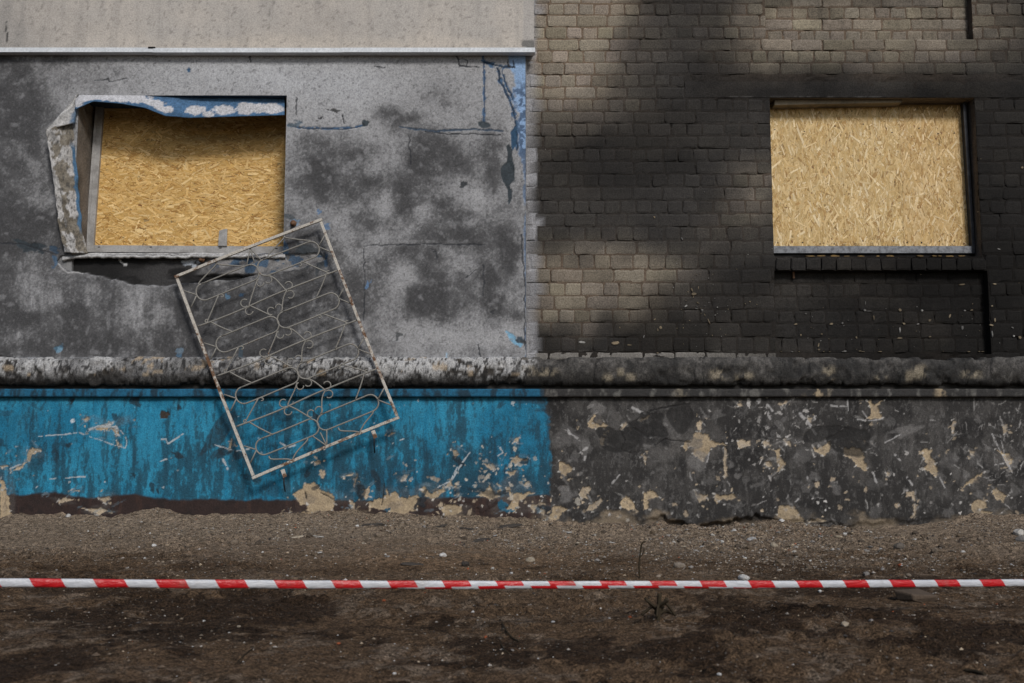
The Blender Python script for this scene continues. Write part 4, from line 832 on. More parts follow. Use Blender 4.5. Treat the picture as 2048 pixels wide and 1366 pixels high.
# how clean each place is (0 black with soot, 1 bare brick)
CLEAN = [(1090, 20, 120, 120, .85), (1150, 60, 110, 90, .55), (1100, 130, 90, 70, .65), (1200, 10, 60, 60, .35), (1120, 200, 80, 60, .38), (1240, 215, 70, 40, .2), (1090, 260, 60, 50, .15), (1700, 40, 190, 60, .75), (1560, 40, 60, 60, .40), (1850, 20, 120, 60, .40), (1990, 40, 80, 70, .24), (1650, 110, 200, 40, .36),
         (1880, 110, 120, 40, .24), (1480, 60, 60, 60, .10), (1520, 390, 45, 50, .45), (1500, 330, 50, 40, .25), (1480, 440, 60, 40, .22), (1120, 560, 90, 60, .50), (1220, 540, 110, 40, .50), (1320, 540, 80, 30, .33), (1150, 610, 110, 40, .42), (1280, 590, 80, 40, .22), (1420, 480, 60, 30, .10), (1130, 410, 60, 30, .10), (1140, 640, 80, 30, .2),
         (1200, 480, 150, 30, .10)]
def clean(x, z):
    x = np.asarray(x); z = np.asarray(z); wxn = (fbm(x * 5, z * 5, 4, 221) - .5) * .30; wzn = (fbm(x * 5 + 30, z * 5, 4, 222) - .5) * .30
    s_ = np.zeros(x.shape)
    for cx, cy, rx, ry, k in CLEAN:
        a, b = W(cx, cy); s_ = s_ + k * .92 * np.exp(-((x + wxn * .7 - a) / (rx * 1.18 / PX)) ** 2 - ((z + wzn * .7 - b) / (ry * 1.15 / PX)) ** 2)
    s_ = s_ * (.72 + .56 * fbm(x * 9, z * 9, 3, 223)); return np.clip(s_ - .04, 0, 1) * (.55 + .45 * sstep(.0, .7, s_)) * .95 + .03 * sstep(.4, .7, fbm(x * 2.5, z * 3, 4, 224))
xpaint = WX(1073, 400); jz_pale = WZ(703.6)
def brick_color(x, z, tint, mortar=False, keepc=1.0):
    c = (clean(x, z) * keepc)[..., None]
    base = np.array((0.165, 0.122, 0.088)) if mortar else np.array((0.270, 0.232, 0.182)) * tint
    dark = np.array((0.0345, 0.0312, 0.0285)) if mortar else np.array((0.0372, 0.0346, 0.0325)) * (.40 + .62 * tint[0]) * keepc ** .7
    core = .62 + .38 * sstep(.36, .60, fbm(x * 1.6, z * 1.9, 4, 226)); core = core * (1 - .55 * sstep(WX(1450), WX(1900), x) * sstep(WZ(120), WZ(200), z)) * (1 - .28 * sstep(WZ(540), WZ(660), z))
    dark = dark * core[..., None]
    col = dark + (base - dark) * c
    pale = sstep(jz_pale + .004, jz_pale - .004, z) * sstep(WX(1700), WX(1300), x) * .7 * (0 if mortar else 1)
    col = col + (np.array((0.24, 0.225, 0.205)) - col) * pale[..., None]
    p = sstep(.008, -.008, x - xpaint + (fbm(x * 10, z * 14, 3, 231) - .5) * .045) * sstep(.30, .45, fbm(x * 12, z * 9, 4, 232) + .16)
    pc = np.array((0.33, 0.33, 0.345)) * (.35 + 1.0 * fbm(x * 8, z * 3.4, 4, 233))[..., None]
    return col + (pc - col) * (p * .93)[..., None]
wall = empty('brick_wall', (WX(1400), 0, zb0)); tag(wall, 'soot-blackened silicate brick wall round the boarded window on the right', 'wall')
def edges_axis(a, b, step, es):
    v = list(np.arange(a, b, step)) + [b]
    for e in es: v += [e - .0007, e + .0007]
    return np.array(sorted(v))
mx = edges_axis(xw0, XR, .026, (wx0, wx1, rx0, rx1, sx0, sx1)); mz = edges_axis(zb0 - .08, ZTOP, .026, (wz0, wz1, rz0, sz0, sz1))
MX, MZ = np.meshgrid(mx, mz)
rec = (((MX > rx0) & (MX < rx1) & (MZ > rz0)) | ((MX > sx0) & (MX < sx1) & (MZ > sz0) & (MZ < sz1)))
MY = .0045 + REC * rec + (fbm(MX * 30, MZ * 30, 3, 241) - .5) * .005 + sstep(.62, .70, fbm(MX * 7, MZ * 22, 3, 242)) * .010
cxm = (mx[:-1] + mx[1:]) / 2; czm = (mz[:-1] + mz[1:]) / 2
kp = ~(((cxm > wx0) & (cxm < wx1))[None, :] & ((czm > wz0) & (czm < wz1))[:, None])
me = mesh_np('mortar', np.stack([MX, MY, MZ], -1), grid_faces(len(mz), len(mx), kp), col=brick_color(MX, MZ, np.ones(3), True), smooth=False)
place('mortar', me, M['mortar'], wall)
boxes('wall_core', [(xw0, wx0 - .006, .13, .32, zb0, ZTOP), (wx1 + .006, XR, .13, .32, zb0, ZTOP), (wx0 - .004, wx1 + .004, .13, .32, wz1 + .006, ZTOP), (wx0 - .004, wx1 + .004, .13, .32, zb0, wz0 - .006)], M['core'], wall)
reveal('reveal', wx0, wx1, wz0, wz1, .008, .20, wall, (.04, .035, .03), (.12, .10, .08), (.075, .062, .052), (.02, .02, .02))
# courses, measured joint by joint up the wall
jy = [703.6, 673.7, 645, 618.6, 591, 564.5, 538, 509, 481, 453, 427, 400.5, 374, 348, 322.5, 297, 272, 246.6, 222.5, 197.7, 173.6, 149, 125, 101, 77.6, 53.6, 30, 6.5]
jz = [WZ(v) for v in jy]
while jz[-1] < ZTOP - .1: jz.append(jz[-1] + .1005)
def brick_mesh(x0, x1, z0, z1, y, r):
    L = x1 - x0; nu = 6 if L > .17 else (4 if L > .07 else 3); nv = 4
    us = np.linspace(0, 1, nu); us[1] = min(.012 / L, .3); us[-2] = max(1 - .012 / L, .7)
    vs_ = np.array((0, .16, .84, 1.0)); U, V = np.meshgrid(us, vs_)
    tilt, roll = r.uniform(-.0025, .0025), r.uniform(-.004, .004); sh = r.uniform(-.0018, .0018)
    Xb = x0 + U * L; Zb = z0 + V * (z1 - z0) + roll * (U - .5)
    inner = np.zeros(U.shape, bool); inner[1:-1, 1:-1] = True
    rs = np.random.RandomState(r.randrange(10 ** 6))
    jit = rs.uniform(-1, 1, U.shape + (2,)); Xb += np.where(inner, .003, .0042) * jit[..., 0]; Zb += np.where(inner, .002, .0040) * jit[..., 1]
    for ci in ((0, 0), (0, -1), (-1, 0), (-1, -1)):              # worn corners
        k = rs.uniform(.0, .8); Xb[ci] += (.011 * k if ci[1] == 0 else -.011 * k); Zb[ci] += (.009 * k if ci[0] == 0 else -.009 * k)
    Yb = y + sh + tilt * (U - .5) + np.where(inner, rs.uniform(-.0015, .0015, U.shape), .0028 + rs.uniform(-.001, .003, U.shape))
    tint = np.ones(3) * r.uniform(.84, 1.12) * np.array((1, r.uniform(.97, 1.02), r.uniform(.93, 1.04)))
    C = brick_color(Xb, Zb, tint, False, rs.uniform(.80, 1.15)); C = C * np.where(inner, 1.0, rs.uniform(.92, 1.18, U.shape))[..., None]
    rimi = list(range(nu)) + [nu * k + nu - 1 for k in range(1, nv)] + [nu * (nv - 1) + k for k in range(nu - 2, -1, -1)] + [nu * k for k in range(nv - 2, 0, -1)]
    co = np.stack([Xb, Yb, Zb], -1).reshape(-1, 3); cc = C.reshape(-1, 3); back = co[rimi].copy(); back[:, 1] = y + .03
    q = list(grid_faces(nv, nu)); n0 = len(co); m_ = len(rimi)
    q += [(rimi[k], n0 + k, n0 + (k + 1) % m_, rimi[(k + 1) % m_]) for k in range(m_)]
    return np.vstack([co, back]), np.array(q), np.vstack([cc, cc[rimi]])
def cut(iv, holes):
    out = [iv]
    for h0, h1 in holes:
        nx_ = []
        for a, b in out:
            if b <= h0 or a >= h1: nx_.append((a, b))
            else:
                if a < h0: nx_.append((a, h0))
                if b > h1: nx_.append((h1, b))
        out = nx_
    return out
blist = []
rb = random.Random(21)
J = .011
def lay_course(x0, x1, z0, z1, y, header, holes, phase):
    x = x0 - phase
    mode = header
    while x < x1:
        ln = (.122 if mode else .252) + rb.uniform(-.006, .006)
        if rb.random() < .04: ln = .18
        for a, b in cut((max(x, x0), min(x + ln, x1)), holes):
            if b - a > .028: blist.append((a, b, z0, z1, y))
        x += ln + J + rb.uniform(-.002, .003)
for i in range(len(jz) - 1):
    z0, z1 = jz[i] + J / 2 + rb.uniform(-.001, .001), jz[i + 1] - J / 2
    hd = i % 2 == 0
    holes = []
    if z1 > wz0 + .02 and z0 < wz1: holes.append((wx0 - .002, wx1 + .002))
    if z0 < lz1 and z1 > lz0: holes.append((lx0 - .006, XR + 1))
    mid = (z0 + z1) / 2
    if mid > rz0: holes.append((rx0 - .002, rx1 + .002))
    if mid < sz1: holes.append((sx0 - .002, sx1 + .002))
    elif mid < WZ(515): holes.append((WX(1551, 528) - .003, WX(1972, 528) + .003))
    lay_course(xw0 + .004, XR - .01, z0, z1, .0, hd, holes, rb.uniform(0, .12))
    if mid > rz0: lay_course(rx0 + .004, rx1 - .004, z0, z1, REC, hd, [], rb.uniform(0, .12))
    if mid < sz1 and z0 > sz0: lay_course(sx0 + .004, sx1 - .004, z0, min(z1, sz1 - .004), REC, hd, [], rb.uniform(0, .12))
lay_course(xw0 + .004, XR - .01, WZ(718), jz[0] - .006, .003, False, [(sx0, sx1)], .05)
def in_view(b):
    x, z = (b[0] + b[1]) / 2, (b[2] + b[3]) / 2
    return x < W(2046, 300)[0] and z < WZ(4)
vis = sorted([b for b in blist if in_view(b)], key=lambda b: -(b[1] - b[0]) * (b[3] - b[2]) - .02 * float(clean(np.array((b[0] + b[1]) / 2), np.array((b[2] + b[3]) / 2))))
single = vis[:300]; rest = vis[300:] + [b for b in blist if not in_view(b)]
for b in single:
    co, q, c = brick_mesh(*b, rb); place('brick', mesh_np('brick', co, q, col=c, smooth=False), M['brick'], wall)
COs, Qs, Cs, off = [], [], [], 0
for b in rest:
    co, q, c = brick_mesh(*b, rb); COs.append(co); Qs.append(q + off); Cs.append(c); off += len(co)
place('small_bricks', mesh_np('small_bricks', np.vstack(COs), np.vstack(Qs), col=np.vstack(Cs), smooth=False), M['brick'], wall)['kind'] = 'stuff'
# brick-on-edge sill under the window
sa, sb = W(1551, 528)[0], W(1972, 528)[0]; ns = 14; wdt = (sb - sa) / ns
for k in range(ns):
    b = (sa + k * wdt + .004, sa + (k + 1) * wdt - .004, WZ(540.5) + rb.uniform(0, .006), WZ(516) - rb.uniform(0, .008), -.014 + rb.uniform(-.006, .004))
    co, q, c = brick_mesh(*b, rb)
    back = co[:, 1] > b[4] + .025; co[back, 1] = REC + .02
    place('sill_brick', mesh_np('sill_brick', co, q, col=c * .9, smooth=False), M['brick'], wall)
boxes('sill_bed', [(sa, sb, .004, .16, WZ(539), WZ(520))], M['black'], wall)
# concrete lintel, in two lengths
xl_ = WX(1648, 178)
for a, b, dy in ((lx0, xl_ - .002, 0), (xl_ + .002, XR, .002)):
    lv = Canvas(a, b, lz0, lz1, .016, .001 + dy); lv.C[:] = brick_color(lv.X, lv.Z, np.ones(3)) * (.62 + .45 * fbm(lv.X * 6, lv.Z * 14, 4, 251))[..., None]; lv.H += (fbm(lv.X * 8, lv.Z * 16, 3, 252) - .5) * .006
    lv.line([(1460, 195), (1560, 194), (1650, 193.5), (1760, 194.5)], 1.0, (0.09, 0.086, 0.082), .001, 1.5, 4, .6, .2)
    lo = place('lintel', lv.mesh('lintel'), M['brick'], wall); boxes('lintel_core', [(a, b, .008 + dy, .12, lz0, lz1)], M['soot_concrete'], lo)
# timber packing seen under the lintel
prism('soffit_board', ccw([W(a, b, .10) for a, b in ((1547, 213), (1800, 208), (1800, 199), (1547, 199))]), .06, .17, M['timber'], wall)
# splashes of pale filler and chips on the black bricks
def chip(a, b, w, h, rot, col, y, parent, r):
    x, z = W(a, b, y); n = 7; pts = []
    for k in range(n):
        an = 2 * math.pi * k / n; rr = r.uniform(.5, 1.0); u, v = math.cos(an) * w / PX * rr, math.sin(an) * h / PX * rr
        pts.append((x + u * math.cos(rot) - v * math.sin(rot), z + u * math.sin(rot) + v * math.cos(rot)))
    return pts
COs, Fs, Cs = [], [], []
rc = random.Random(5)
chips = [(1388, 588, 8, 4, 0), (1384, 580, 2, 7, .4), (1397, 575, 1, 6, 0), (1372, 612, 5, 2, .6), (1393, 617, 5, 1.5, -.2), (1404, 620, 5, 1.5, -.1), (1395, 605, 4, 1.2, -.6), (1322, 655, 4, 5, .5), (1316, 660, 2, 4, .3), (1309, 434, 2, 4, .6), (1364, 477, 1.2, 4, .5), (1418, 643, 1.2, 9, .4), (1410, 630, 1.2, 4, .4), (1435, 614, 2, 2, 0),
         (1500, 603, 2, 2, 0), (1310, 638, 4, 1.5, .6), (1288, 673, 1.5, 4, -.3), (1240, 505 + 150, 1, 3, .5), (1315, 706, 3, 1.3, 0), (1283, 718, 3, 1.5, 0), (1399, 718, 4, 2, -.5), (1229, 686, 13, 5, 0), (1163, 684, 11, 3, -.1), (1259, 690, 7, 2, 0)]
for i in range(45):
    chips.append((rc.gauss(1400, 45), rc.gauss(615, 35), rc.uniform(.6, 1.6), rc.uniform(.6, 1.8), rc.uniform(-1, 1)))
for i in range(30): chips.append((rc.uniform(1090, 2040), rc.uniform(250, 700), rc.uniform(.6, 1.5), rc.uniform(.6, 1.5), rc.uniform(-1, 1)))
sch = [(1730, 620, 5, 4, .2), (1738, 622, 9, 1.2, 0), (1731, 606, 1, 6, 0), (1800, 620, 5, 5, 0), (1748, 635, 2, 9, 0), (1900, 632, 3, 7, -.2), (1808, 647, 5, 3, 0), (1836, 648, 4, 2, .2), (1663, 648, 5, 3, .2), (1592, 648, 5, 2, .3), (1685, 646, 3, 3, 0), (1845, 621, 3, 3, 0), (1930, 621, 3, 2, 0), (1944, 620, 4, 1.5, .2), (1800, 676, 9, 2.5, .1), (1860, 673, 5, 2, .3), (1713, 675, 2, 4, .2),
       (1602, 670, 2, 3, 0), (1637, 690, 2, 6, -.3), (1638, 699, 4, 3, 0), (1690, 702, 5, 2, 0), (1720, 702, 6, 2, 0), (1925, 569, 10, 3, .1), (1644, 668, 3, 3, .4), (1612, 627, 4, 1.5, -.2), (1800, 660, 2, 8, 0), (1860, 640, 5, 4, .4), (1925, 655, 4, 6, 0)]
for i in range(24): sch.append((rc.uniform(1560, 1970), rc.gauss(655, 30), rc.uniform(.6, 1.8), rc.uniform(.6, 1.6), rc.uniform(-1, 1)))
for i in range(14): sch.append((rc.uniform(1560, 1970), 703, rc.uniform(2, 6), rc.uniform(.8, 1.6), 0))
rsc = [(1990, 640, 3, 6, 0), (1985, 668, 2, 9, .1), (1983, 650, 6, 3, 0), (1990, 568, 6, 2, 0), (2025, 655, 4, 2, -.3), (2040, 675, 4, 4, 0), (1984, 612, 3, 2, 0), (2028, 672, 3, 3, 0), (2045, 335, 4, 3, 0), (1998, 498, 5, 1.5, -.3)]
for lst, yy in ((chips, -.0065), (sch, REC - .0065), (rsc, -.0065)):
    for (a, b, w, h, ro) in lst:
        if yy > 0 and b > 703.5: continue
        pts = chip(a, b, w, h, ro, None, yy, None, rc); n0 = sum(len(c) for c in COs); n = len(pts)
        ctr = np.mean(pts, 0); th = rc.uniform(.0, .002)
        COs.append([(p[0], yy + .010, p[1]) for p in pts] + [(ctr[0] + (p[0] - ctr[0]) * .8, yy - th, ctr[1] + (p[1] - ctr[1]) * .8) for p in pts] + [(ctr[0], yy - th, ctr[1])])
        for k in range(n):
            k2 = (k + 1) % n; Fs += [(n0 + k, n0 + k2, n0 + n + k2), (n0 + k, n0 + n + k2, n0 + n + k), (n0 + n + k, n0 + n + k2, n0 + 2 * n)]
        cc = np.array((0.30, 0.24, 0.16) if rc.random() < .6 else (0.34, 0.33, 0.31)) * rc.uniform(.5, 1.1); Cs.append(np.tile(cc * (.62 if yy > 0 else .85), (2 * n + 1, 1)))
place('plaster_chips', mesh_np('plaster_chips', np.vstack(COs), tris=np.array(Fs), col=np.vstack(Cs), smooth=False), M['stone'], wall)['kind'] = 'stuff'

# right window frame
f2 = empty('window_frame', (W(1548, 505, .15)[0], .15, WZ(505, .15))); tag(f2, 'sooty metal frame left in the brick window, grey bottom rail and black right strip', 'window frame')
bar('bottom_rail', (1535, 499), (1946, 499), 13, .118, .17, M['zinc'], f2)
bar('stile', (1929, 205), (1948, 506), 5, .11, .18, M['black_metal'], f2)
boxes('gap_packing', [(W(1540, 508, .14)[0], W(1950, 508, .14)[0], .14, .19, WZ(515, .14), WZ(506.5, .14))], M['black'], f2)
for k in range(16):
    a = 1556 + rc.random() * 380; x, z = W(a, 511.5, .03); o = chip(a, 512, rc.uniform(4, 12), rc.uniform(1.2, 2.6), 0, None, .02, None, rc)
    prism('foam_crumb', ccw(o), .012 + .001 * k, .05, M['foam'], f2)
x, z = W(1587, 546, REC - .02)
ho = boxes('hook', [(x - .007, x + .007, REC - .028, REC - .006, z - .045, z + .03)], M['rust'], wall)
ho['label'] = 'rusty strap hanging under the brick sill'

# ================================================================== WINDOW GRILLE leaning against the facade
TLc, TRc, BRc, BLc = (353, 553), (641, 440), (795, 836), (508, 955)
YG0, YG1 = -.165, -.205                           # depth at its top and bottom
def gpos(u, v, dy=0.0, rigid=False):
    a = np.array(TLc) * (1 - u) + np.array(TRc) * u; b = np.array(BLc) * (1 - u) + np.array(BRc) * u
    p = a * (1 - v) + b * v; y = YG0 + (YG1 - YG0) * v
    if not rigid: y += .012 * math.sin(u * 5 + v * 7) ; p = p + np.array((1.2 * n1(u * 3, v * 3, 11), 1.6 * n1(u * 3, v * 3, 17)))
    return Vector(W3(p[0], p[1], y + dy))
def smooth_pts(ctrl, n=10):
    out = []
    for i in range(len(ctrl) - 1):
        p0, p1, p2, p3 = (np.array(ctrl[max(0, i - 1)]), np.array(ctrl[i]), np.array(ctrl[i + 1]), np.array(ctrl[min(len(ctrl) - 1, i + 2)]))
        for k in range(n):
            t_ = k / n; out.append(.5 * ((2 * p1) + (-p0 + p2) * t_ + (2 * p0 - 5 * p1 + 4 * p2 - p3) * t_ ** 2 + (-p0 + 3 * p1 - 3 * p2 + p3) * t_ ** 3))
    out.append(np.array(ctrl[-1])); return out
gr = empty('window_grille', gpos(.3, 1.0, 0, True)); tag(gr, 'wrenched-off white iron window grille with looped rods leaning askew on the wall', 'window grille')
def gframe(u0, v0, u1, v1, w=.0118):
    a, b = gpos(u0, v0, 0, True), gpos(u1, v1, 0, True); d = (b - a).normalized(); s = Vector((0, 1, 0)).cross(d).normalized(); f = Vector((0, 1, 0))
    co = []
    for t_ in np.linspace(0, 1, 9):
        p = a + (b - a) * t_; p = p + s * .006 * math.sin(t_ * 3.14 + .4 * u0) * (1 if u0 == u1 else -1)
        for (i, j) in ((-1, 0), (1, 0), (1, 1), (-1, 1)): co.append(p + s * w * i + f * (.026 * j - .013))
    q = [(k * 4 + i, k * 4 + (i + 1) % 4, k * 4 + 4 + (i + 1) % 4, k * 4 + 4 + i) for k in range(8) for i in range(4)] + [(3, 2, 1, 0), (32, 33, 34, 35)]
    me = bpy.data.meshes.new('frame_bar'); me.from_pydata(co, [], q); me.update()
    o = place('frame_bar', me, M['grille_frame'], gr); m = o.modifiers.new('bevel', 'BEVEL'); m.width = .003; m.segments = 2
gframe(-.012, 0, 1.012, 0); gframe(-.012, 1, 1.012, 1); gframe(0, .009, 0, .991, .0112); gframe(1, .009, 1, .991, .0112)
GW, GH = 1.28, 1.80; RR = .0066
def rod(name, uv, n=10, r=RR, dy=0.0): return tube(name, [gpos(float(a), float(b), dy) for a, b in smooth_pts(uv, n)], r, M['grille_rod'], gr)
for v in (.25, .5, .75): rod('crossbar', [(.012, v), (.3, v + .004), (.6, v - .003), (.988, v)], 8, RR * 1.1)
LH = .039
def stadium(u0, u1, vc):
    pts = []; rv = LH; ru = LH * GH / GW
    for k in range(13): a = math.pi / 2 + math.pi * k / 12; pts.append((u0 + ru + ru * math.cos(a), vc - rv * math.sin(a)))
    for k in range(13): a = -math.pi / 2 + math.pi * k / 12; pts.append((u1 - ru + ru * math.cos(a), vc - rv * math.sin(a)))
    pts.append(pts[0]); dense = []
    for i in range(len(pts) - 1):
        a, b = np.array(pts[i]), np.array(pts[i + 1]); m_ = max(1, int(abs(b[0] - a[0]) / .04))
        for k in range(m_): dense.append(a + (b - a) * k / m_)
    dense.append(np.array(pts[0])); return tube('loop', [gpos(float(a), float(b), .004 * (vc > .5)) for a, b in dense], RR, M['grille_rod'], gr)
for vc in (.112, .372, .628, .885):
    stadium(.078, .507, vc); stadium(.502, .925, vc + .002)
    for s in (0, 1):                               # stays from the loop ends to the sides
        e = .078 if s == 0 else .925; f = .012 if s == 0 else .988
        rod('stay', [(e, vc), (f, vc - .038)], 2, RR * .85); rod('stay', [(e, vc + .002), (f, vc + .046)], 2, RR * .85)
def scroll(u, v, rad, a0, sweep):
    pts = []
    for k in range(15):
        a = a0 + sweep * k / 14; rr = rad * (1 - .12 * k / 14); pts.append(gpos(u + rr * math.cos(a) / GW, v + rr * math.sin(a) / GH))
    tube('scroll', pts, RR * .8, M['grille_rod'], gr)
TA, TB = .112 + LH, .372 - LH
for i, vb in enumerate((.25, .5, .75)):
    va = (.112, .372, .628)[i] + LH; vn = (.372, .628, .885)[i] - LH
    for u0, u1, sg in ((.09, .21, 1), (.91, .79, -1)):
        rod('stay', [(u1, va), (u0, vb - .012), (u0 - .012 * sg, vb)], 4, RR * .9); rod('stay', [(u0 + .01 * sg, vb + .002), ((u0 + u1) / 2, (vb + vn) / 2), (u1, vn)], 4, RR * .9)
        scroll(u0 - .012 * sg, vb - .008, .014, 1.2, 4.5); scroll(u1 + .02 * sg, va + .010, .012, -1.6, 4.2)
    for u0, u1 in ((.37, .478), (.63, .552)):
        sg = 1 if u0 < .5 else -1
        rod('stay', [(u1, va), (u1 - .035 * sg, va + .03), (u0 + .01 * sg, vb - .012), (u0, vb)], 5, RR * .9); rod('stay', [(u0, vb), (u0 + .04 * sg, vb + .03), (u1, vn)], 5, RR * .9)
        scroll(u0 - .022 * sg, vb - .019, .034, 1.2 if sg > 0 else 2.2, 4.6 * sg); scroll(u0 - .012 * sg, vb + .024, .034, -1.2 if sg > 0 else -2.0, -4.6 * sg)
        scroll(.515 - .027 * sg, va + .021, .032, -1.6, -4.4 * sg); scroll(.515 - .027 * sg, vn - .021, .032, 1.6, 4.4 * sg)
for v0, sg in ((0.006, 1), (.994, -1)):
    vl = .112 - LH if sg > 0 else .885 + LH
    for ua, ub, uc in ((.27, .12, .43), (.74, .60, .89)):
        if sg > 0:
            rod('stay', [(ua, v0), (ua - .01, v0 + .012), (ub + .01, vl - .012), (ub, vl)], 6, RR * .9); rod('stay', [(ua, v0 + .004), (ua + .02, v0 + .016), (uc - .06, vl - .022), (uc, vl)], 6, RR * .9)
        else:
            rod('stay', [(ua, v0), (ua + .05, v0 - .03), (uc - .03, vl + .012), (uc - .02, vl)], 6, RR * .9); rod('stay', [(ua, v0), (ua - .03, v0 - .014), (ub + .03, vl + .03), (ub + .02, vl + .012)], 6, RR * .9)
    for uc in (.445, .50, .545): rod('stay', [(.508, v0), (uc, vl)], 3, RR * .85)
def lug(px, py, ang, lab):
    x, y, z = W3(px, py, YG1 - .006); n = prism('lug', ccw([(x + a * math.cos(ang) - b * math.sin(ang), z + a * math.sin(ang) + b * math.cos(ang)) for a, b in ((-.016, .03), (.016, .03), (.017, -.034), (-.014, -.036))]), y, y + .007, M['grille_frame'], gr)
    tube('dark_rod', [(x + .002, y + .004, z - .03), (x - .002, y + .03, z - .08), (x - .006, y + .10, z - .15)], .006, M['black_metal'], n)  # thin dark rod below the lug
lug(567, 946, .35, 'a'); lug(748, 868, .35, 'b')
def anchor(px, py, y, lab):
    x, _, z = W3(px, py, y); e = empty('wall_anchor', (x, y, z)); tag(e, lab, 'anchor')
    tube('bolt', [(x, y + .03, z), (x, y - .05, z - .012)], .013, M['rust'], e, 8); tube('washer', [(x, y - .004, z), (x, y - .012, z)], .027, M['rust'], e, 12)
    return e
anchor(587, 447, YA, 'rusty bolt stub beside the right edge of the torn opening, above the grille')
anchor(404, 519, YA + .02, 'rusty bolt stub in the pale broken sill under the torn opening')

# ================================================================== BARRIER TAPE
def tape_material():
    t = NT('red_white_tape'); uv = t.n.new('ShaderNodeUVMap'); uv.uv_map = 'UVMap'; sp = t.n.new('ShaderNodeSeparateXYZ'); t.l.new(uv.outputs['UV'], sp.inputs[0])
    s = t.math('ADD', sp.outputs['X'], t.math('MULTIPLY', sp.outputs['Y'], -.12)); f = t.math('FRACT', s)
    red = t.math('LESS_THAN', f, .5); n = t.noise(40, 3, .6)
    c = t.mix(red, t.mix(n, (0.44, 0.455, 0.49), (0.53, 0.54, 0.565)), t.mix(n, (0.40, 0.006, 0.010), (0.50, 0.012, 0.016)))
    c = t.mix(t.ramp(t.noise(9, 4, .65), .52, .72, 0, .35), c, (0.20, 0.17, 0.14)); t.bump(t.noise(30, 4, .6, None, (.5, 2, 2)), .5, .012); return t.done(c, .36, .45)
M['tape'] = tape_material()
def tape_axis(k):                                  # k: photo column
    dep = 3.45 + (k / 2048) * .80; row = float(np.interp(k, (-1500, 0, 512, 1024, 1536, 2048, 3500), (1159, 1165.5, 1168.5, 1170, 1169, 1165.5, 1157)))
    return Vector(W3(k, row, dep - DIST))
def tape_piece(name, ks, prof, phase, parent, yoff=0.0):
    P_ = [tape_axis(k) for k in ks]; s = [0]
    for i in range(1, len(P_)): s.append(s[-1] + (P_[i] - P_[i - 1]).length)
    rows = prof(0)[0].__len__(); co = []; uv = []
    for i, k in enumerate(ks):
        offs = prof(k)
        for (oy, oz, vv) in zip(*offs): co.append(P_[i] + Vector((0, oy + yoff, oz * (1 + .10 * n1(k * .006, 3, 1)) + .0014 * n1(k * .009, vv * 2, 5)))); uv.append((s[i] / .1985 + phase, vv))
    m = len(offs[0]); q = [(i * m + j, (i + 1) * m + j, (i + 1) * m + j + 1, i * m + j + 1) for i in range(len(ks) - 1) for j in range(m - 1)]
    me = mesh_np(name, co, q); ul = me.uv_layers.new(name='UVMap'); vi = np.zeros(len(me.loops), np.int32); me.loops.foreach_get('vertex_index', vi); ul.data.foreach_set('uv', np.array(uv, np.float32)[vi].ravel())
    return place(name, me, M['tape'], parent)
tp = empty('barrier_tape', (0, -DIST + 3.85, CAMH - .5)); tag(tp, 'taut red and white striped barrier tape stretched across the dirt in front of the wall', 'barrier tape')
def roll(k):                                       # flattened tube section
    a = np.linspace(-.35 * math.pi, 1.35 * math.pi, 15) + math.pi * 0; w = .0142; d = .0056 + .0015 * n1(k * .002, 1, 1)
    zz = np.cos(np.linspace(0, 2 * math.pi, 17)); yy = -np.sin(np.linspace(0, 2 * math.pi, 17)); ph = np.linspace(0, 2 * math.pi, 17)
    return yy * d, zz * w, ph / math.pi * 1.0
ks0 = np.linspace(-1500, 3500, 220)
tape_piece('tape_ply', ks0, roll, .145, tp)
def fold(k):
    sm = float(np.interp(k, (560, 700, 1000, 1300, 1500, 1700), (.0, .16, .46, .46, .25, .0))); w = .0147; n = 6
    a = np.linspace(math.pi * (1 - sm * 1.0), math.pi * 1.12, n); d = .0082
    return -np.sin(a) * d, np.cos(a) * w, a / math.pi
tape_piece('tape_fold', np.linspace(560, 1700, 80), fold, .145 + 115 * 0 + .36 + 0.0, tp)

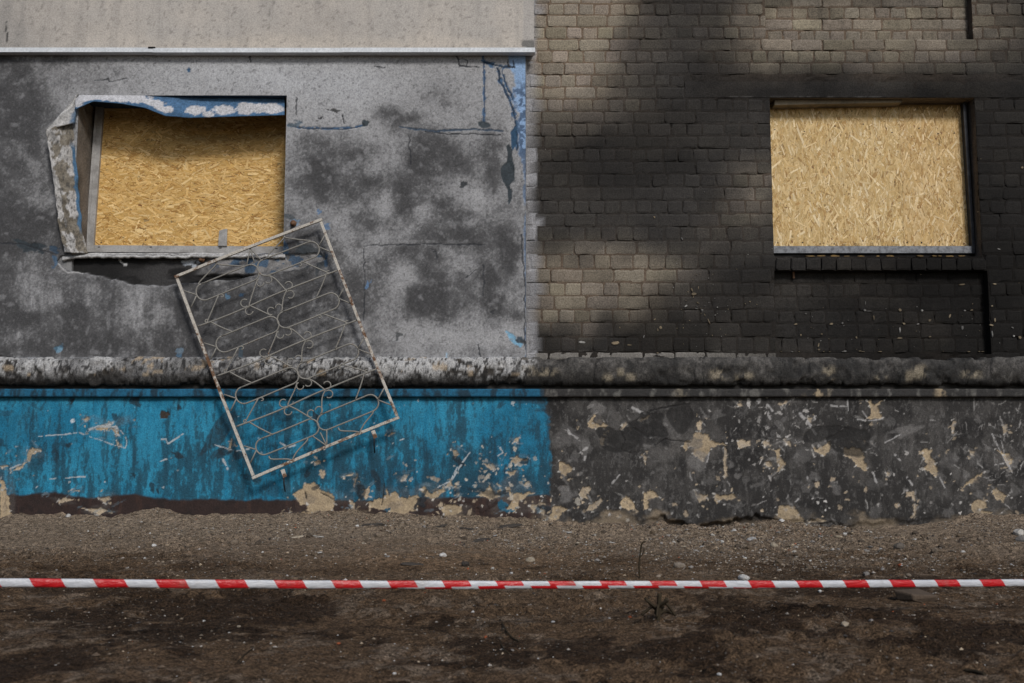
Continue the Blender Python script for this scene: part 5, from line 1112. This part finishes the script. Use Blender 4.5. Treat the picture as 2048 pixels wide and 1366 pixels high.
# ================================================================== LOOSE STONES, RUBBLE, TWIGS
def G(px, py):
    a = (px - 1024) / LENS_PX; b = (683 - py) / LENS_PX; dx, dy, dz = a, CP - b * SP, SP + b * CP
    t_ = 3.0
    for _ in range(40):
        x, y, z = a * t_, -DIST + dy * t_, CAMH + dz * t_; gz = float(ground_z(x, min(y, -.07)))
        t_ += (gz - z) / dz * .7; t_ = max(1.0, min(t_, (DIST - .09) / dy))
    x, y = a * t_, -DIST + dy * t_; return x, y, float(ground_z(x, y))
def stone_mesh(seed, col, flat=.65, ang=.35):
    bm_v = []; r = random.Random(seed); phi = (1 + 5 ** .5) / 2
    v = [Vector(p).normalized() for p in ((-1, phi, 0), (1, phi, 0), (-1, -phi, 0), (1, -phi, 0), (0, -1, phi), (0, 1, phi), (0, -1, -phi), (0, 1, -phi), (phi, 0, -1), (phi, 0, 1), (-phi, 0, -1), (-phi, 0, 1))]
    f = [(0, 11, 5), (0, 5, 1), (0, 1, 7), (0, 7, 10), (0, 10, 11), (1, 5, 9), (5, 11, 4), (11, 10, 2), (10, 7, 6), (7, 1, 8), (3, 9, 4), (3, 4, 2), (3, 2, 6), (3, 6, 8), (3, 8, 9), (4, 9, 5), (2, 4, 11), (6, 2, 10), (8, 6, 7), (9, 8, 1)]
    mid = {}; f2_ = []
    def mp(a, b):
        k = (min(a, b), max(a, b))
        if k not in mid: v.append(((v[a] + v[b]) / 2).normalized()); mid[k] = len(v) - 1
        return mid[k]
    for a, b, c in f:
        ab, bc, ca = mp(a, b), mp(b, c), mp(c, a); f2_ += [(a, ab, ca), (b, bc, ab), (c, ca, bc), (ab, bc, ca)]
    co = []
    for p in v:
        k = 1 + ang * mnoise.noise(p * 1.3 + Vector((seed * 3.1, 0, 0))) + ang * .5 * mnoise.noise(p * 3 + Vector((0, seed, 0)))
        co.append((p.x * k, p.y * k * r.uniform(.72, .76), p.z * k * flat))
    me = mesh_np('stone', co, tris=np.array(f2_), col=np.tile(col, (len(co), 1)), smooth=False); me.materials.append(M['stone']); return me
def stone(me, name, px, py, size, rz, label, cat, group=None, sc=(1, 1, 1)):
    x, y, z = G(px, py); o = bpy.data.objects.new(name, me); COL.objects.link(o)
    o.location = (x, y, z + size * .18 * sc[2]); o.scale = (size * sc[0], size * sc[1], size * sc[2]); o.rotation_euler = (rnd.uniform(-.15, .15), rnd.uniform(-.15, .15), rz); tag(o, label, cat, group); return o
WHT, GRY, TNN, RED = (0.52, 0.51, 0.49), (0.20, 0.185, 0.17), (0.34, 0.29, 0.22), (0.24, 0.07, 0.03)
DRK = (0.05, 0.043, 0.037)
spec = [(1468, 1069, .036, WHT, 'white stone', 'white stone under the hollow plinth edge, largest of the pale stones by the black wall'), (1504, 1083, .042, (.36, .355, .35), 'grey stone', 'flat light grey stone in front of the hollow plinth edge'), (1548, 1093, .035, TNN, 'tan chunk', 'tan stone chunk lying right of the flat grey stone'),
        (1563, 1063, .026, WHT, 'w', 'small white stone close to the foot of the black plinth'), (1689, 1069, .020, WHT, 'w', 'lone white pebble below the blackened plinth, right of the tan flake'), (2038, 1068, .05, (.42, .40, .37), 'w', 'pale stone at the far right edge by the wall foot'), (2046, 1080, .05, GRY, 'w', 'rounded grey stone at the far right edge below the pale stone'),
        (1488, 1158, .030, WHT, 'w', 'off-white stone just above the tape, right of the middle'), (136, 1052, .030, WHT, 'w', 'white stone on the left by the cracked dirt crust'), (308, 1093, .020, WHT, 'w', 'small white chip left of the middle on the dusty strip'), (1640, 1184, .012, WHT, 'w', 'white pebble just under the tape on the right'), (1733, 1150, .022, GRY, 'w', 'round grey pebble just above the tape on the right'),
        (714, 1060, .018, WHT, 'w', 'white chip below the large tan flake on the blue plinth'), (886, 1112, .028, WHT, 'w', 'bright white broken chip above the middle of the tape'), (930, 1133, .030, DRK, 'w', 'dark clod just above the tape near the middle'), (1798, 1103, .045, (.11, .095, .08), 'w', 'brown clod on the dirt right of the grit patch'), (1360, 1134, .035, (.24, .2, .16), 'w', 'tan clod above the tape in the grit patch'),
        (1060, 1122, .032, TNN, 'w', 'tan stone above the tape near the middle'), (1690, 1250, .018, (.30, .25, .19), 'w', 'tan stone chip in the foreground dirt on the right'), (1742, 1243, .012, GRY, 'w', 'small grey stone beside the tan chip in the foreground'), (478, 1254, .008, TNN, 'w', 'small ochre pebble in the left foreground'), (1175, 1364 - 20, .010, WHT, 'w', 'white pebble near the bottom edge, right of the middle'),
        (789, 1348, .007, WHT, 'w', 'round white pebble at the bottom edge left of the middle'), (1438, 1350, .008, WHT, 'w', 'white pebble at the bottom edge right of the middle'), (1106, 1245, .009, WHT, 'w', 'round cream pebble in the middle foreground below the tape')]
for i, (a, b, s, c, _, lab) in enumerate(spec):
    c = tuple(np.array(c) * rnd.uniform(.75, .95)); stone(stone_mesh(i + 10, c, .6), 'stone', a, b, s, rnd.uniform(0, 6), lab, 'stone')
for i, (a, b, s, lab) in enumerate([(768, 1202, .014, 'orange brick crumb below the tape, left of the middle'), (971, 1275, .010, 'orange brick crumb in the middle foreground'), (936, 1138, .013, 'orange brick crumb beside the dark clod above the tape'), (1578, 1103, .016, 'orange brick crumb in the grit by the black plinth'), (1800, 1133, .018, 'orange brick crumb above the tape on the right'), (677, 1287, .010, 'red crumb in the left foreground dirt'), (1260, 1235, .012, 'red brick crumb below the tape, left of the dead weed')]):
    stone(stone_mesh(i + 60, RED, .6, .5), 'brick_crumb', a, b, s * .72, rnd.uniform(0, 6), lab, 'crumb')
# dark asphalt flakes along the wall foot
for i, (a, b, s, lab) in enumerate([(1018, 1056, .075, 'thick dark asphalt flake at the wall foot below the end of the blue paint'), (748, 1061, .07, 'dark pointed asphalt flake below the blue plinth'), (885, 1057, .06, 'thin dark asphalt flake right of the pointed one'), (935, 1059, .05, 'short dark asphalt flake left of the thick one'), (965, 1081, .07, 'flat dark flake lying on the dusty strip'), (825, 1130, .05, 'dark crumbling flake above the tape left of the middle')]):
    stone(stone_mesh(i + 90, DRK, .35, .7), 'asphalt_flake', a, b, s, rnd.uniform(-.5, .5), lab, 'flake', None, (1.2, .5, .55))
x, y, z = G(1830, 1200); bc, bq = box_data(-.075, .075, -.05, .05, -.02, .026); bc = np.array(bc) + np.random.RandomState(4).uniform(-.012, .012, (8, 3))
bme = mesh_np('brick_fragment', bc, bq, col=np.tile((0.085, 0.062, 0.045), (8, 1)), smooth=False); bme.materials.append(M['stone'])
o = bpy.data.objects.new('brick_fragment', bme); COL.objects.link(o); o.location = (x, y, z + .006); o.rotation_euler = (.08, .12, .5); tag(o, 'brown half-buried brick fragment just below the tape on the right', 'brick')
md = o.modifiers.new('bevel', 'BEVEL'); md.width = .008; md.segments = 2
base = [stone_mesh(200 + i, c, .6, .45) for i, c in enumerate([(0.40, 0.39, 0.37), GRY, (0.22, 0.18, 0.14), (0.24, 0.22, 0.20), (0.11, 0.09, 0.07), (0.32, 0.30, 0.27)])]
LBL = 'small pale stone among the loose grit on the dirt'
rs_ = random.Random(33)
for i in range(150):
    if rs_.random() < .55: a, b = rs_.gauss(1580, 190), 1062 + abs(rs_.gauss(0, 45))
    else: a, b = rs_.uniform(0, 2048), rs_.uniform(1050, 1366)
    if not (0 < a < 2048 and 1050 < b < 1366): continue
    dist = 8.4 - (b - 1060) / 306 * 5.4
    stone(base[rs_.randrange(6)], 'stone', a, b, rs_.uniform(.0045, .0120) * (dist / 5.0 if b < 1170 else dist / 8.5), rs_.uniform(0, 6), LBL, 'stone', 'small pale stones scattered over the dirt')
clod = [stone_mesh(240 + i, c, .7, .6) for i, c in enumerate([(0.10, 0.075, 0.052), (0.15, 0.118, 0.088), (0.065, 0.05, 0.037)])]
for i in range(70):
    a = rs_.gauss(1650, 230) if i < 48 else rs_.uniform(200, 1300); b = 1064 + abs(rs_.gauss(0, 32))
    if 20 < a < 2040: stone(clod[rs_.randrange(3)], 'clod', a, b, rs_.uniform(.012, .034), rs_.uniform(0, 6), 'crumbly brown clod of dirt on the gritty strip along the wall foot', 'clod', 'clods of dirt along the wall foot')
shard = [stone_mesh(270 + i, c, .22, .8) for i, c in enumerate([(0.36, 0.31, 0.24), (0.30, 0.29, 0.275), (0.40, 0.38, 0.35)])]
for i in range(30):
    a = rs_.gauss(1560, 160) if i < 18 else rs_.uniform(560, 1200); b = 1062 + abs(rs_.gauss(0, 26))
    if 20 < a < 2040: stone(shard[rs_.randrange(3)], 'plaster_fragment', a, b, rs_.uniform(.014, .034), rs_.uniform(0, 6), 'flat pale plaster fragment fallen from the flaking plinth', 'fragment', 'plaster fragments below the plinth', (1.2, .8, 1))
# countless grit
def grit(n, seed):
    r = np.random.RandomState(seed); n3 = n // 3
    x = np.concatenate([r.uniform(-5, 5, n - 2 * n3), r.normal(1.9, 1.1, n3), r.uniform(-4.6, 4.6, n3)]); y = np.concatenate([-.08 - 6.2 * r.rand(n - 2 * n3), -.1 - np.abs(r.normal(0, 1.6, n3)), -.1 - np.abs(r.normal(0, 1.6, n3))])
    keepn = fbm(x * 1.3, y * 1.8, 4, 311) + r.normal(0, .12, len(x)) > .46; x, y = x[keepn], y[keepn]; n = len(x)
    s = np.clip(r.lognormal(math.log(.0034), .6, n) * np.interp(-y, (0, 2, 5.5), (1.15, .9, .62)), .0013, .014); z = ground_z(x, y)
    v = np.array([(1, 0, 0), (-1, 0, 0), (0, 1, 0), (0, -1, 0), (0, 0, 1), (0, 0, -1)], float); f = np.array([(0, 2, 4), (2, 1, 4), (1, 3, 4), (3, 0, 4), (2, 0, 5), (1, 2, 5), (3, 1, 5), (0, 3, 5)])
    an = r.uniform(0, 6.28, n); ca, sa = np.cos(an), np.sin(an)
    loc = v[None] * r.uniform(.55, 1.15, (n, 6, 1)) * s[:, None, None] * np.array((1.15, .9, .65))
    co = np.stack([loc[..., 0] * ca[:, None] - loc[..., 1] * sa[:, None] + x[:, None], loc[..., 0] * sa[:, None] + loc[..., 1] * ca[:, None] + y[:, None], loc[..., 2] + z[:, None] + s[:, None] * .2], -1)
    pal = np.array([(0.42, 0.41, 0.39), (0.30, 0.27, 0.235), (0.17, 0.135, 0.10), (0.10, 0.072, 0.05), (0.34, 0.27, 0.19), (0.34, 0.10, 0.045), (0.05, 0.043, 0.038)])
    ci = r.choice(7, n, p=(.03, .11, .29, .355, .09, .005, .12)); c = np.repeat((pal[ci] * r.uniform(.75, 1.2, (n, 1)))[:, None], 6, 1)
    tri = (f[None] + (np.arange(n) * 6)[:, None, None]).reshape(-1, 3)
    return mesh_np('gravel', co, tris=tri, col=c.reshape(-1, 3), smooth=False)
gv = place('gravel', grit(140000, 8), M['stone']); tag(gv, 'fine pale grit and crumbs strewn over the dirt', 'gravel', None, 'stuff')
# twigs and a dead weed
def twig(ctrl, rad, label, branches=()):
    e = empty('twig', ctrl[0]); tag(e, label, 'twig')
    tube('stem', [Vector(p) for p in smooth_pts(ctrl, 6)], rad, M['stem'], e, 5)
    for b in branches: tube('side_shoot', [Vector(p) for p in smooth_pts(b, 5)], rad * .6, M['stem'], e, 4)
x, y, z = G(1280, 1156)
twig([(x, y, z - .02), (x - .003, y, z + .06), (x + .004, y, z + .13), (x + .012, y - .01, z + .175), (x + .030, y - .01, z + .185)], .0045, 'thin upright dry stem standing in the grit above the tape', [[(x, y, z + .10), (x + .02, y, z + .13), (x + .022, y, z + .15)]])
x, y, z = G(1318, 1240)
br = []
for k in range(9):
    a = k * .7 + .3; br.append([(x, y, z + .015 + .004 * k), (x + .025 * math.cos(a), y + .02 * math.sin(a), z + .03 + .004 * k), (x + .065 * math.cos(a), y + .04 * math.sin(a), z + (.075 if k % 2 else .015))])
twig([(x - .005, y, z - .02), (x, y, z + .03), (x + .004, y, z + .095)], .009, 'dark stubby dead weed in the foreground dirt right of the middle', br)
def lying(pts, rad, lab):
    c = [Vector(G(*p)) + Vector((0, 0, rad * .8)) for p in pts]; twig([tuple(v) for v in c], rad, lab)
lying([(1000, 1240), (1012, 1262), (1025, 1277), (1038, 1284)], .0035, 'thin dark twig lying on the foreground dirt in the middle')
lying([(1000, 1283), (1008, 1300), (1018, 1308)], .0025, 'short hair-thin twig under the longer one in the middle foreground')
lying([(470, 1330), (490, 1310), (505, 1296)], .002, 'hair-thin twig in the left foreground')
lying([(1930, 1338), (1950, 1346), (1970, 1356)], .006, 'pale stick near the lower right corner')
